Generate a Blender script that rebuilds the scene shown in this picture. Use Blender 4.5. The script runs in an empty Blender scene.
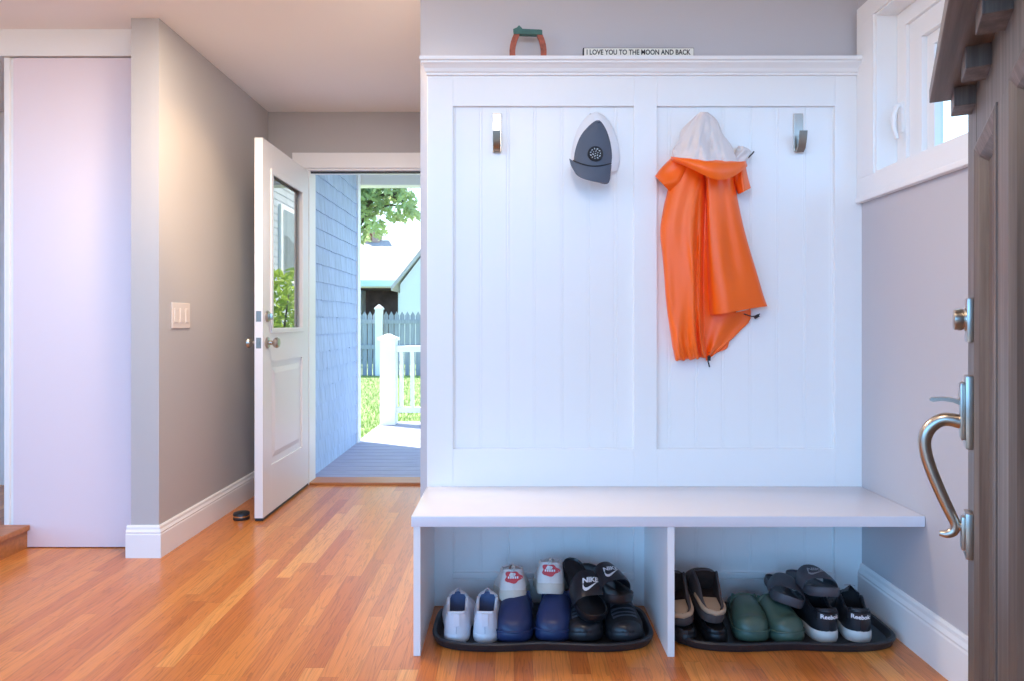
import bpy, bmesh, math, random
from mathutils import Vector, Matrix, Euler
random.seed(7)
PI = math.pi
SC = bpy.context.scene
COL = SC.collection
sin, cos = math.sin, math.cos

# ------------------------------------------------------------------ camera constants
F = 690.0; CX = 514.0; CY = 323.0; H = 1.04
def P(px, py, Y):
    return Vector(((px-CX)*Y/F, Y, H-(py-CY)*Y/F))

def lin(c):
    c = c/255.0
    return c/12.92 if c <= 0.04045 else ((c+0.055)/1.055)**2.4
def rgb(r, g, b): return (lin(r), lin(g), lin(b), 1.0)

# ------------------------------------------------------------------ materials
def mat(name, col, rough=0.5, metal=0.0, bump=0.0, bscale=60.0, var=0.0, vscale=8.0, coat=0.0, sheen=0.0, aniso=None, spec=None):
    m = bpy.data.materials.new(name); m.use_nodes = True
    nt = m.node_tree; N = nt.nodes; L = nt.links
    b = N['Principled BSDF']
    b.inputs['Base Color'].default_value = col
    b.inputs['Roughness'].default_value = rough
    b.inputs['Metallic'].default_value = metal
    if coat: b.inputs['Coat Weight'].default_value = coat; b.inputs['Coat Roughness'].default_value = 0.15
    if sheen: b.inputs['Sheen Weight'].default_value = sheen
    if spec is not None: b.inputs['Specular IOR Level'].default_value = spec
    tc = N.new('ShaderNodeTexCoord')
    src = tc.outputs['Object']
    if aniso:
        mp = N.new('ShaderNodeMapping'); mp.inputs['Scale'].default_value = aniso
        L.new(src, mp.inputs['Vector']); src = mp.outputs['Vector']
    if var:
        n = N.new('ShaderNodeTexNoise'); n.inputs['Scale'].default_value = vscale; n.inputs['Detail'].default_value = 5
        L.new(src, n.inputs['Vector'])
        mr = N.new('ShaderNodeMapRange'); mr.inputs['From Min'].default_value = 0.3; mr.inputs['From Max'].default_value = 0.7
        mr.inputs['To Min'].default_value = 1-var; mr.inputs['To Max'].default_value = 1+var
        L.new(n.outputs['Fac'], mr.inputs['Value'])
        mx = N.new('ShaderNodeVectorMath'); mx.operation = 'SCALE'
        mx.inputs[0].default_value = col[:3]
        L.new(mr.outputs['Result'], mx.inputs['Scale'])
        L.new(mx.outputs['Vector'], b.inputs['Base Color'])
    if bump:
        n2 = N.new('ShaderNodeTexNoise'); n2.inputs['Scale'].default_value = bscale; n2.inputs['Detail'].default_value = 4
        L.new(src, n2.inputs['Vector'])
        bp = N.new('ShaderNodeBump'); bp.inputs['Strength'].default_value = bump; bp.inputs['Distance'].default_value = 0.002
        L.new(n2.outputs['Fac'], bp.inputs['Height']); L.new(bp.outputs['Normal'], b.inputs['Normal'])
    return m

M = {}
M['white']   = mat('white paint', rgb(241,240,238), 0.35, bump=0.05, bscale=40)
M['bench']   = mat('bench paint', rgb(224,224,230), 0.22, bump=0.04, bscale=30)
M['doorwhite'] = mat('door paint', rgb(232,230,230), 0.35, bump=0.05, bscale=30)
M['panelwhite'] = mat('sliding panel paint', rgb(233,219,224), 0.4)
M['grey']    = mat('grey wall paint', rgb(196,192,194), 0.6, bump=0.12, bscale=180)
M['greyL']   = mat('greige wall paint', rgb(186,182,180), 0.55, bump=0.12, bscale=180)
M['ceil']    = mat('ceiling paint', rgb(246,242,238), 0.7, bump=0.1, bscale=200)
M['nickel']  = mat('satin nickel', rgb(190,182,172), 0.28, 1.0, bump=0.03, bscale=200)
M['nickeld'] = mat('dull nickel', rgb(150,142,132), 0.35, 1.0)
M['chrome']  = mat('chrome', rgb(220,220,220), 0.12, 1.0)
M['rubber']  = mat('black rubber', rgb(36,37,42), 0.4, bump=0.2, bscale=300)
M['black']   = mat('black knit', rgb(24,24,28), 0.65, bump=0.3, bscale=400, var=0.25, vscale=60)
M['blacklace'] = mat('black laces', rgb(74,74,82), 0.6)
M['blackgloss'] = mat('black moulded foam', rgb(26,26,29), 0.32)
M['blackleather'] = mat('black leather', rgb(34,35,40), 0.33, bump=0.15, bscale=120)
M['whiteshoe'] = mat('white leather', rgb(226,228,236), 0.45, bump=0.08, bscale=150)
M['creamshoe'] = mat('off white mesh', rgb(222,218,212), 0.6, bump=0.2, bscale=400)
M['cream']   = mat('cream sole', rgb(206,198,184), 0.55)
M['whitesole'] = mat('white sole rubber', rgb(216,214,210), 0.5)
M['navy']    = mat('navy foam', rgb(38,52,92), 0.38, bump=0.12, bscale=70, var=0.12, vscale=20)
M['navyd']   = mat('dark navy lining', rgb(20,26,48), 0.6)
M['green']   = mat('dark green foam', rgb(70,92,80), 0.36, bump=0.1, bscale=70, var=0.1, vscale=20)
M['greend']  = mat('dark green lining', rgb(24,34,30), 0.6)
M['brownlin'] = mat('brown fleece', rgb(52,34,26), 0.9, bump=0.6, bscale=200, var=0.3, vscale=50)
M['tan']     = mat('tan footbed', rgb(190,158,128), 0.6, bump=0.1, bscale=100)
M['taupe']   = mat('dark taupe foam', rgb(82,72,70), 0.55, bump=0.15, bscale=90)
M['greyfoam'] = mat('charcoal grey foam', rgb(72,72,78), 0.5, bump=0.15, bscale=120)
M['greylogo'] = mat('silver grey print', rgb(176,176,180), 0.5)
M['lin_blue'] = mat('blue grey lining', rgb(86,98,134), 0.8)
M['lin_dark'] = mat('dark lining', rgb(22,22,26), 0.85)
M['print']   = mat('white print', rgb(236,236,238), 0.5)
M['redpatch'] = mat('red patch', rgb(206,58,62), 0.5)
M['orange']  = mat('orange raincoat fabric', rgb(254,104,4), 0.42, bump=0.10, bscale=35, sheen=0.05)
M['hoodlin'] = mat('pale hood lining', rgb(224,212,206), 0.6, bump=0.15, bscale=50)
M['capgrey'] = mat('slate cap cotton', rgb(84,92,106), 0.75, bump=0.25, bscale=500)
M['capmesh'] = mat('white cap netting', rgb(238,236,236), 0.7, bump=0.5, bscale=700)
M['patchblk'] = mat('black patch', rgb(22,24,30), 0.6)
M['patchgry'] = mat('pale embroidery', rgb(190,198,206), 0.7)
M['signwhite'] = mat('white sign board', rgb(236,233,222), 0.55)
M['ink']     = mat('black ink', rgb(28,28,30), 0.6)
M['rustleg'] = mat('orange red wood', rgb(160,82,60), 0.6, bump=0.3, bscale=80, var=0.45, vscale=50)
M['teal']    = mat('teal painted wood', rgb(58,102,94), 0.55, bump=0.2, bscale=60, var=0.2, vscale=30)
M['switch']  = mat('ivory switch plate', rgb(226,214,204), 0.35)
M['deck']    = mat('grey deck boards', rgb(158,160,186), 0.6, bump=0.2, bscale=40, var=0.12, vscale=6, aniso=(1,12,12))
M['shingle'] = mat('blue grey shingles', rgb(176,192,218), 0.7, bump=0.4, bscale=30, var=0.12, vscale=5, aniso=(10,6,0.6))
M['outwhite'] = mat('exterior white trim', rgb(240,240,240), 0.5)
M['soffit']  = mat('porch soffit', rgb(236,236,230), 0.6)
M['fence']   = mat('weathered grey fence', rgb(158,162,172), 0.8, var=0.15, vscale=6, aniso=(6,6,0.5))
M['roof']    = mat('pale roof shingles', rgb(196,190,190), 0.8, bump=0.3, bscale=20, var=0.08, vscale=10)
M['siding']  = mat('white clapboard', rgb(238,238,236), 0.6)
M['bluetrim'] = mat('pale blue trim', rgb(190,222,232), 0.5)
M['garage']  = mat('brown carport interior', rgb(112,88,84), 0.8, var=0.4, vscale=2)
M['brick']   = mat('chimney brick', rgb(176,150,140), 0.8, var=0.15, vscale=8)
M['leaf']    = mat('tree leaves', rgb(178,194,140), 0.6, var=0.35, vscale=1.2)
M['bushleaf'] = mat('bush leaves', rgb(176,200,82), 0.55, var=0.3, vscale=3)
M['bark']    = mat('tree bark', rgb(96,84,76), 0.9, bump=0.6, bscale=15)
M['sidinggrey'] = mat('neighbour grey siding', rgb(186,192,200), 0.6)
M['cord']    = mat('black cord', rgb(18,18,20), 0.5)
M['oakstep'] = mat('oak step', rgb(176,112,62), 0.35, bump=0.1, bscale=20, var=0.15, vscale=5, aniso=(1,12,12))
for k in ('leaf', 'bushleaf'):
    nt_ = M[k].node_tree; b_ = nt_.nodes['Principled BSDF']; out_ = [n for n in nt_.nodes if n.type == 'OUTPUT_MATERIAL'][0]
    t_ = nt_.nodes.new('ShaderNodeBsdfTranslucent'); mx_ = nt_.nodes.new('ShaderNodeMixShader'); mx_.inputs[0].default_value = 0.5
    lk = b_.inputs['Base Color'].links[0].from_socket; nt_.links.new(lk, t_.inputs[0])
    nt_.links.new(b_.outputs[0], mx_.inputs[1]); nt_.links.new(t_.outputs[0], mx_.inputs[2]); nt_.links.new(mx_.outputs[0], out_.inputs[0])

def floor_mat():
    m = bpy.data.materials.new('oak strip floor'); m.use_nodes = True
    nt = m.node_tree; N = nt.nodes; L = nt.links; b = N['Principled BSDF']
    tc = N.new('ShaderNodeTexCoord'); sep = N.new('ShaderNodeSeparateXYZ'); L.new(tc.outputs['Object'], sep.inputs[0])
    def math_(op, a, bb=None, cc=None):
        n = N.new('ShaderNodeMath'); n.operation = op
        for i, v in enumerate((a, bb, cc)):
            if v is None: continue
            if isinstance(v, (int, float)): n.inputs[i].default_value = v
            else: L.new(v, n.inputs[i])
        return n.outputs[0]
    x, y = sep.outputs[0], sep.outputs[1]
    bw = 0.0572
    xi = math_('DIVIDE', x, bw); ib = math_('FLOOR', xi); fx = math_('SUBTRACT', xi, ib)
    wn = N.new('ShaderNodeTexWhiteNoise'); wn.noise_dimensions = '1D'; L.new(ib, wn.inputs['W'])
    yo = math_('MULTIPLY_ADD', wn.outputs['Value'], 7.0, y)
    yi = math_('DIVIDE', yo, 0.95); jb = math_('FLOOR', yi); fy = math_('SUBTRACT', yi, jb)
    key = N.new('ShaderNodeCombineXYZ'); L.new(ib, key.inputs[0]); L.new(jb, key.inputs[1])
    w2 = N.new('ShaderNodeTexWhiteNoise'); w2.noise_dimensions = '2D'; L.new(key.outputs[0], w2.inputs['Vector'])
    ramp = N.new('ShaderNodeValToRGB'); L.new(w2.outputs['Value'], ramp.inputs[0])
    e = ramp.color_ramp.elements
    e[0].position = 0.0; e[0].color = rgb(192,110,48)
    e[1].position = 1.0; e[1].color = rgb(236,168,92)
    for p, c in ((0.3, (210,130,62)), (0.6, (222,144,70)), (0.85, (202,118,56))):
        q = ramp.color_ramp.elements.new(p); q.color = rgb(*c)
    # grain
    gv = N.new('ShaderNodeCombineXYZ')
    L.new(math_('MULTIPLY_ADD', w2.outputs['Value'], 40.0, math_('MULTIPLY', x, 26.0)), gv.inputs[0])
    L.new(math_('MULTIPLY_ADD', w2.outputs['Value'], 17.0, math_('MULTIPLY', y, 1.6)), gv.inputs[1])
    g = N.new('ShaderNodeTexNoise'); g.inputs['Scale'].default_value = 1.0; g.inputs['Detail'].default_value = 3; g.inputs['Distortion'].default_value = 0.6
    L.new(gv.outputs[0], g.inputs['Vector'])
    rings = math_('FRACT', math_('MULTIPLY', g.outputs['Fac'], 9.0))
    rline = N.new('ShaderNodeMapRange'); L.new(rings, rline.inputs['Value'])
    rline.inputs['From Min'].default_value = 0.0; rline.inputs['From Max'].default_value = 0.35
    rline.inputs['To Min'].default_value = 0.72; rline.inputs['To Max'].default_value = 1.0
    fv = N.new('ShaderNodeCombineXYZ'); L.new(math_('MULTIPLY', x, 420.0), fv.inputs[0]); L.new(math_('MULTIPLY', y, 9.0), fv.inputs[1])
    fn = N.new('ShaderNodeTexNoise'); fn.inputs['Scale'].default_value = 1.0; fn.inputs['Detail'].default_value = 2; L.new(fv.outputs[0], fn.inputs['Vector'])
    fmr = N.new('ShaderNodeMapRange'); L.new(fn.outputs['Fac'], fmr.inputs['Value'])
    fmr.inputs['From Min'].default_value = 0.3; fmr.inputs['From Max'].default_value = 0.6; fmr.inputs['To Min'].default_value = 0.86; fmr.inputs['To Max'].default_value = 1.04
    # seams
    ex = math_('MINIMUM', fx, math_('SUBTRACT', 1.0, fx)); ey = math_('MULTIPLY', math_('MINIMUM', fy, math_('SUBTRACT', 1.0, fy)), 16.0)
    em = math_('MINIMUM', ex, ey)
    sm = N.new('ShaderNodeMapRange'); L.new(em, sm.inputs['Value']); sm.inputs['From Min'].default_value = 0.0; sm.inputs['From Max'].default_value = 0.022
    sm.inputs['To Min'].default_value = 0.62; sm.inputs['To Max'].default_value = 1.0
    tot = math_('MULTIPLY', math_('MULTIPLY', rline.outputs[0], fmr.outputs[0]), sm.outputs[0])
    # occasional dark knots
    kn = N.new('ShaderNodeTexVoronoi'); kn.inputs['Scale'].default_value = 1.0
    kv = N.new('ShaderNodeCombineXYZ'); L.new(math_('MULTIPLY', x, 3.4), kv.inputs[0]); L.new(math_('MULTIPLY', y, 1.3), kv.inputs[1]); L.new(kv.outputs[0], kn.inputs['Vector'])
    km = N.new('ShaderNodeMapRange'); L.new(kn.outputs['Distance'], km.inputs['Value']); km.inputs['From Min'].default_value = 0.015; km.inputs['From Max'].default_value = 0.05
    km.inputs['To Min'].default_value = 0.55; km.inputs['To Max'].default_value = 1.0
    tot = math_('MULTIPLY', tot, km.outputs[0])
    sc = N.new('ShaderNodeVectorMath'); sc.operation = 'SCALE'; L.new(ramp.outputs[0], sc.inputs[0]); L.new(tot, sc.inputs['Scale'])
    L.new(sc.outputs[0], b.inputs['Base Color'])
    b.inputs['Roughness'].default_value = 0.34
    b.inputs['Coat Weight'].default_value = 0.40; b.inputs['Coat Roughness'].default_value = 0.2; b.inputs['Specular IOR Level'].default_value = 0.35
    bp = N.new('ShaderNodeBump'); bp.inputs['Strength'].default_value = 0.25; bp.inputs['Distance'].default_value = 0.002
    L.new(tot, bp.inputs['Height']); L.new(bp.outputs[0], b.inputs['Normal'])
    return m
M['floor'] = floor_mat()

def wood_mat(sc=(46, 46, 1.6)):
    m = bpy.data.materials.new('weathered brown door wood'); m.use_nodes = True
    nt = m.node_tree; N = nt.nodes; L = nt.links; b = N['Principled BSDF']
    tc = N.new('ShaderNodeTexCoord'); mp = N.new('ShaderNodeMapping'); mp.inputs['Scale'].default_value = sc
    L.new(tc.outputs['Object'], mp.inputs[0])
    n = N.new('ShaderNodeTexNoise'); n.inputs['Scale'].default_value = 1.0; n.inputs['Detail'].default_value = 6; n.inputs['Roughness'].default_value = 0.65
    L.new(mp.outputs[0], n.inputs['Vector'])
    r = N.new('ShaderNodeValToRGB'); L.new(n.outputs['Fac'], r.inputs[0])
    e = r.color_ramp.elements
    e[0].position = 0.28; e[0].color = rgb(76,64,58); e[1].position = 0.75; e[1].color = rgb(140,127,117)
    q = r.color_ramp.elements.new(0.5); q.color = rgb(104,92,84)
    L.new(r.outputs[0], b.inputs['Base Color']); b.inputs['Roughness'].default_value = 0.42
    bp = N.new('ShaderNodeBump'); bp.inputs['Strength'].default_value = 0.25; bp.inputs['Distance'].default_value = 0.002
    L.new(n.outputs['Fac'], bp.inputs['Height']); L.new(bp.outputs[0], b.inputs['Normal'])
    return m
M['wood'] = wood_mat(); M['woodh'] = wood_mat((1.6, 46, 46))

def glass_mat(name, ior, tint=(1,1,1,1)):
    m = bpy.data.materials.new(name); m.use_nodes = True
    nt = m.node_tree; N = nt.nodes; L = nt.links
    for n in list(N): N.remove(n)
    out = N.new('ShaderNodeOutputMaterial'); mix = N.new('ShaderNodeMixShader'); fr = N.new('ShaderNodeFresnel')
    fr.inputs['IOR'].default_value = ior
    tr = N.new('ShaderNodeBsdfTransparent'); tr.inputs[0].default_value = tint
    gl = N.new('ShaderNodeBsdfGlossy'); gl.inputs['Roughness'].default_value = 0.0
    ge = N.new('ShaderNodeNewGeometry'); iv = N.new('ShaderNodeMath'); iv.operation = 'SUBTRACT'; iv.inputs[0].default_value = 1.0; L.new(ge.outputs['Backfacing'], iv.inputs[1])
    mu_ = N.new('ShaderNodeMath'); mu_.operation = 'MULTIPLY'; L.new(fr.outputs[0], mu_.inputs[0]); L.new(iv.outputs[0], mu_.inputs[1])
    L.new(mu_.outputs[0], mix.inputs[0]); L.new(tr.outputs[0], mix.inputs[1]); L.new(gl.outputs[0], mix.inputs[2])
    L.new(mix.outputs[0], out.inputs[0])
    return m
M['glass'] = glass_mat('window glass', 1.5, (0.96,0.98,0.98,1))
M['doorglass'] = glass_mat('coated door glass', 6.0, (0.6,0.64,0.64,1))

def lawn_mat():
    m = mat('lawn', rgb(138,158,104), 0.9, var=0.35, vscale=3.0, bump=0.6, bscale=40)
    return m
M['lawn'] = lawn_mat()
M['grassblade'] = mat('grass blades', rgb(156,182,104), 0.7, var=0.25, vscale=2.0)

# ------------------------------------------------------------------ mesh builder
class MB:
    def __init__(s): s.bm = bmesh.new(); s.mi = 0
    def face(s, vs):
        try:
            f = s.bm.faces.new(vs); f.material_index = s.mi; return f
        except ValueError: return None
    def merge(s, b2):
        mp = {}
        for v in b2.verts: mp[v] = s.bm.verts.new(v.co)
        for f in b2.faces: s.face([mp[v] for v in f.verts])
        b2.free(); return s
    def box(s, x0, x1, y0, y1, z0, z1, bev=0.0, seg=2, mtx=None):
        b = bmesh.new(); bmesh.ops.create_cube(b, size=1)
        for v in b.verts:
            v.co = Vector(((x0+x1)/2+v.co.x*(x1-x0), (y0+y1)/2+v.co.y*(y1-y0), (z0+z1)/2+v.co.z*(z1-z0)))
        if bev: bmesh.ops.bevel(b, geom=list(b.edges), offset=bev, segments=seg, affect='EDGES', profile=0.6)
        if mtx is not None: bmesh.ops.transform(b, matrix=mtx, verts=b.verts)
        return s.merge(b)
    def loft(s, rings, closed=True, cap0=True, cap1=True):
        R = [[s.bm.verts.new(p) for p in r] for r in rings]
        n = len(R[0])
        for a, b in zip(R, R[1:]):
            for i in range(n if closed else n-1):
                j = (i+1) % n
                s.face([a[i], a[j], b[j], b[i]])
        if closed and cap0: s.face(list(reversed(R[0])))
        if closed and cap1: s.face(R[-1])
        return s
    def prism(s, pts, f0, f1):
        """pts: 2-D outline; f0/f1 map a 2-D point onto the two end faces"""
        return s.loft([[f0(p) for p in pts], [f1(p) for p in pts]])
    def tube(s, path, r, n=10, cap=True, flat=1.0):
        path = [Vector(p) for p in path]; rings = []
        rr = r if isinstance(r, (list, tuple)) else [r]*len(path)
        up = None
        for i, p in enumerate(path):
            t = (path[min(i+1, len(path)-1)]-path[max(i-1, 0)]).normalized()
            if up is None:
                up = Vector((0,0,1)) if abs(t.z) < 0.9 else Vector((1,0,0))
            u = (up - t*up.dot(t))
            if u.length < 1e-6: u = t.orthogonal()
            u.normalize(); w = t.cross(u); up = u
            rings.append([p + u*(cos(a)*rr[i]*flat) + w*(sin(a)*rr[i]) for a in (2*PI*k/n for k in range(n))])
        return s.loft(rings, True, cap, cap)
    def lathe(s, prof, n=24, mtx=None):
        """prof: (radius, height) from one end to the other about z"""
        rings = [[Vector((r*cos(2*PI*k/n), r*sin(2*PI*k/n), h)) for k in range(n)] for r, h in prof]
        if mtx is not None: rings = [[mtx @ p for p in r] for r in rings]
        return s.loft(rings)
    def grid(s, rows):
        return s.loft(rows, closed=False)
    def build(s, name, material, parent=None, smooth=None, local=False, off=None):
        bm = s.bm
        bmesh.ops.remove_doubles(bm, verts=bm.verts, dist=1e-6)
        bmesh.ops.recalc_face_normals(bm, faces=bm.faces)
        if off is None and parent is not None and not local:
            p = parent; off = Vector((0,0,0))
            while p is not None: off = off + p.location; p = p.parent
        if off is not None:
            for v in bm.verts: v.co -= off
        me = bpy.data.meshes.new(name); bm.to_mesh(me); bm.free()
        for m in (material if isinstance(material, (list, tuple)) else [material]): me.materials.append(m)
        if smooth is not None:
            for p in me.polygons: p.use_smooth = True
            me.set_sharp_from_angle(angle=math.radians(smooth))
        o = bpy.data.objects.new(name, me); COL.objects.link(o)
        if parent is not None: o.parent = parent
        return o

def tag(o, label=None, cat=None, group=None, kind=None):
    if label: o['label'] = label
    if cat: o['category'] = cat
    if group: o['group'] = group
    if kind: o['kind'] = kind
    return o
def empty(name, loc=(0,0,0), rot=(0,0,0), label=None, cat=None, group=None, kind=None):
    o = bpy.data.objects.new(name, None); COL.objects.link(o)
    o.location = loc; o.rotation_euler = rot; o.empty_display_size = 0.05
    return tag(o, label, cat, group, kind)
def struct(mb, name, material, label, cat, smooth=None):
    return tag(mb.build(name, material, smooth=smooth), label, cat, None, 'structure')
def box(*a, **k): return MB().box(*a, **k)

def interp(pts, t):
    """piecewise monotone-ish smooth interpolation of (t, v...) control points"""
    if t <= pts[0][0]: return pts[0][1:] if len(pts[0]) > 2 else pts[0][1]
    for i in range(len(pts)-1):
        a, b = pts[i], pts[i+1]
        if t <= b[0]:
            k = (t-a[0])/(b[0]-a[0])
            if len(a) == 2:
                p0 = pts[max(i-1,0)]; p3 = pts[min(i+2,len(pts)-1)]
                h = b[0]-a[0]
                m1 = (b[1]-p0[1])/(b[0]-p0[0]) if b[0] != p0[0] else 0
                m2 = (p3[1]-a[1])/(p3[0]-a[0]) if p3[0] != a[0] else 0
                d = (b[1]-a[1])/h
                if d == 0: m1 = m2 = 0
                else:
                    m1 = max(min(m1/d, 2.5), 0)*d; m2 = max(min(m2/d, 2.5), 0)*d
                k2, k3 = k*k, k*k*k
                return (2*k3-3*k2+1)*a[1] + (k3-2*k2+k)*h*m1 + (-2*k3+3*k2)*b[1] + (k3-k2)*h*m2
            return tuple(a[j]+(b[j]-a[j])*k for j in range(1, len(a)))
    return pts[-1][1:] if len(pts[-1]) > 2 else pts[-1][1]

def text_mesh(txt, size, shear=0.0, bold=0.0, extrude=0.0004):
    cu = bpy.data.curves.new('lettering', 'FONT'); cu.body = txt; cu.size = size; cu.shear = shear
    cu.align_x = 'CENTER'; cu.align_y = 'CENTER'; cu.extrude = extrude; cu.offset = bold; cu.resolution_u = 3
    o = bpy.data.objects.new('lettering', cu); COL.objects.link(o)
    bpy.context.view_layer.update()
    me = bpy.data.meshes.new_from_object(o.evaluated_get(bpy.context.evaluated_depsgraph_get()))
    bpy.data.objects.remove(o); bpy.data.curves.remove(cu)
    bm = bmesh.new(); bm.from_mesh(me); bpy.data.meshes.remove(me)
    return bm

# ------------------------------------------------------------------ room geometry
YP = 2.536      # face of the white panelling
YR = YP + 0.014 # face of its bead boards
YW = YP + 0.03  # plaster behind it
XR = 1.279      # right wall
XL = -1.578     # left hall wall
YC = 3.067      # corner of the left hall wall
YF = 4.43       # far wall
ZC = 2.395      # ceiling
XH = -0.348     # free end of the wall that carries the panelling
XB = -0.318     # left end of the bench

struct(box(-4.2, 1.5, 0.45, YF+0.06, -0.06, 0.0), 'floor', M['floor'], 'honey oak strip floor running through the entry', 'floor')
struct(box(-4.2, 1.5, 0.45, YF+0.14, ZC, ZC+0.12), 'ceiling', M['ceil'], 'pale flat ceiling above the entry hall', 'ceiling')
struct(box(XH, XR+0.001, YW, YF, 0, ZC), 'wall_back', M['grey'], 'grey wall that carries the white panelling', 'wall')
# right wall with the window hole
WY0, WY1, WZ0, WZ1 = 1.38, 2.42, 1.565, 2.124
mb = MB(); mb.box(XR, XR+0.14, 0.9, YF, 0, WZ0); mb.box(XR, XR+0.14, 0.9, YF, WZ1, ZC)
mb.box(XR, XR+0.14, 0.9, WY0, WZ0, WZ1); mb.box(XR, XR+0.14, WY1, YF, WZ0, WZ1)
struct(mb, 'wall_right', M['grey'], 'lavender grey wall under the small casement window', 'wall')
struct(box(XL-0.124, XL, YC, YF, 0, ZC), 'wall_left', M['greyL'], 'greige hall wall with the switch plate', 'wall')
# far wall with door opening
DX0, DX1, DZ1 = -1.314, -0.484, 2.02
mb = MB(); mb.box(XL-0.1, DX0-0.03, YF, YF+0.14, 0, ZC); mb.box(DX0-0.03, XH, YF, YF+0.14, DZ1+0.03, ZC); mb.box(DX1+0.03, XH, YF, YF+0.14, 0, DZ1+0.03)
struct(mb, 'wall_far', M['greyL'], 'shaded grey wall over the open rear doorway', 'wall')
# left room wall beyond the sliding panel, seen as a sliver
struct(box(-4.2, XL-0.124, YF, YF+0.1, 0, ZC), 'wall_side', M['white'], 'pale wall far behind the sliding panel', 'wall')
struct(box(-4.3, -4.2, 0.5, YF+0.1, 0, ZC), 'wall_kitchen', M['grey'], 'grey wall of the side room', 'wall')

M['paving'] = mat('entry paving', rgb(150,150,152), 0.8, var=0.1, vscale=4)
struct(box(-4.2, 3.0, -2.5, 0.45, -0.16, -0.10), 'porch_floor', M['paving'], 'grey paving outside the open front door', 'paving')
# baseboards with a moulded cap
def baseboard(name, path_fn, a, b, label, h=0.142, t=0.016):
    prof = [(0,0),(t,0),(t,h*0.72),(t*0.85,h*0.76),(t*0.95,h*0.80),(t*0.6,h*0.88),(t*0.55,h*0.95),(t*0.3,h),(0,h)]
    m = MB(); m.loft([[path_fn(a, d, z) for d, z in prof], [path_fn(b, d, z) for d, z in prof]])
    return struct(m, name, M['white'], label, 'baseboard')
baseboard('baseboard_right', lambda s, d, z: Vector((XR-d, s, z)), 0.9, YP, 'white moulded baseboard along the right wall', h=0.158)
baseboard('baseboard_left', lambda s, d, z: Vector((XL+d, s-(d if s < YC+0.01 else 0), z)), YC, YF, 'white moulded baseboard along the greige hall wall')
baseboard('baseboard_corner', lambda s, d, z: Vector((s+(d if s > XL-0.01 else 0), YC-d, z)), XL-0.140, XL, 'short white baseboard wrapping the hall wall corner')

# ------------------------------------------------------------------ window_1 (right wall casement)
win = empty('window_1', (XR, (WY0+WY1)/2, WZ0), label='white casement window high on the right wall', cat='window', kind='structure')
def frame_x(x0, x1, y0, y1, z0, z1, w, bev=0.003):
    m = MB()
    m.box(x0, x1, y0, y1, z0, z0+w, bev); m.box(x0, x1, y0, y1, z1-w, z1, bev)
    m.box(x0, x1, y0, y0+w, z0+w, z1-w, bev); m.box(x0, x1, y1-w, y1, z0+w, z1-w, bev)
    return m
cw = 0.066
m = MB(); ye = YP
m.box(XR-0.02, XR, WY0-cw, ye, WZ0-cw, WZ0, 0.002); m.box(XR-0.02, XR, WY0-cw, ye, WZ1, WZ1+cw, 0.002)
m.box(XR-0.02, XR, WY1, ye, WZ0, WZ1, 0.002); m.box(XR-0.02, XR, WY0-cw, WY0, WZ0, WZ1, 0.002)
m.box(XR-0.026, XR, WY0-cw, ye, WZ0-cw-0.020, WZ0-cw, 0.004)
m.build('window_casing', M['white'], win)
def frame_uneven(x0, x1, y0, y1, z0, z1, wf, wb, wn=None, bev=0.002):
    """casement ring: wf at sides and top, wb at the bottom"""
    m = MB()
    m.box(x0, x1, y0, y1, z0, z0+wb, bev); m.box(x0, x1, y0, y1, z1-wf, z1, bev)
    m.box(x0, x1, y0, y0+wf, z0+wb, z1-wf, bev); m.box(x0, x1, y1-wf, y1, z0+wb, z1-wf, bev)
    return m
frame_x(XR-0.012, XR+0.14, WY0, WY1, WZ0, WZ1, 0.008, 0.001).build('window_jamb', M['white'], win)
frame_uneven(XR+0.060, XR+0.12, WY0+0.008, WY1-0.008, WZ0+0.008, WZ1-0.008, 0.055, 0.008).build('window_frame', M['white'], win)
fr = frame_uneven(XR+0.072, XR+0.125, WY0+0.063, WY1-0.063, WZ0+0.016, WZ1-0.063, 0.070, 0.012).build('sash', M['white'], win)
frame_uneven(XR+0.090, XR+0.12, WY0+0.133, WY1-0.133, WZ0+0.028, WZ1-0.133, 0.040, 0.008).build('glazing_bead', M['white'], fr)
box(XR+0.108, XR+0.111, WY0+0.17, WY1-0.17, WZ0+0.034, WZ1-0.17).build('pane', M['glass'], fr)
ly = WY1-0.045
m = MB(); m.box(XR+0.050, XR+0.061, ly-0.011, ly+0.011, 1.695, 1.80, 0.004)
m.tube([(XR+0.052, ly, 1.79), (XR+0.036, ly-0.002, 1.782), (XR+0.024, ly-0.006, 1.75), (XR+0.024, ly-0.008, 1.71), (XR+0.034, ly-0.010, 1.672)], [0.008,0.009,0.009,0.008,0.007], 10)
m.build('sash_lock', M['white'], win, smooth=40)

# ------------------------------------------------------------------ white panelling (hall tree back)
ZT = 2.005
pan = empty('wall_panelling', (0.48, YR, 0), label='tall white panelled back above the shoe bench', cat='wall panelling')
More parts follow.
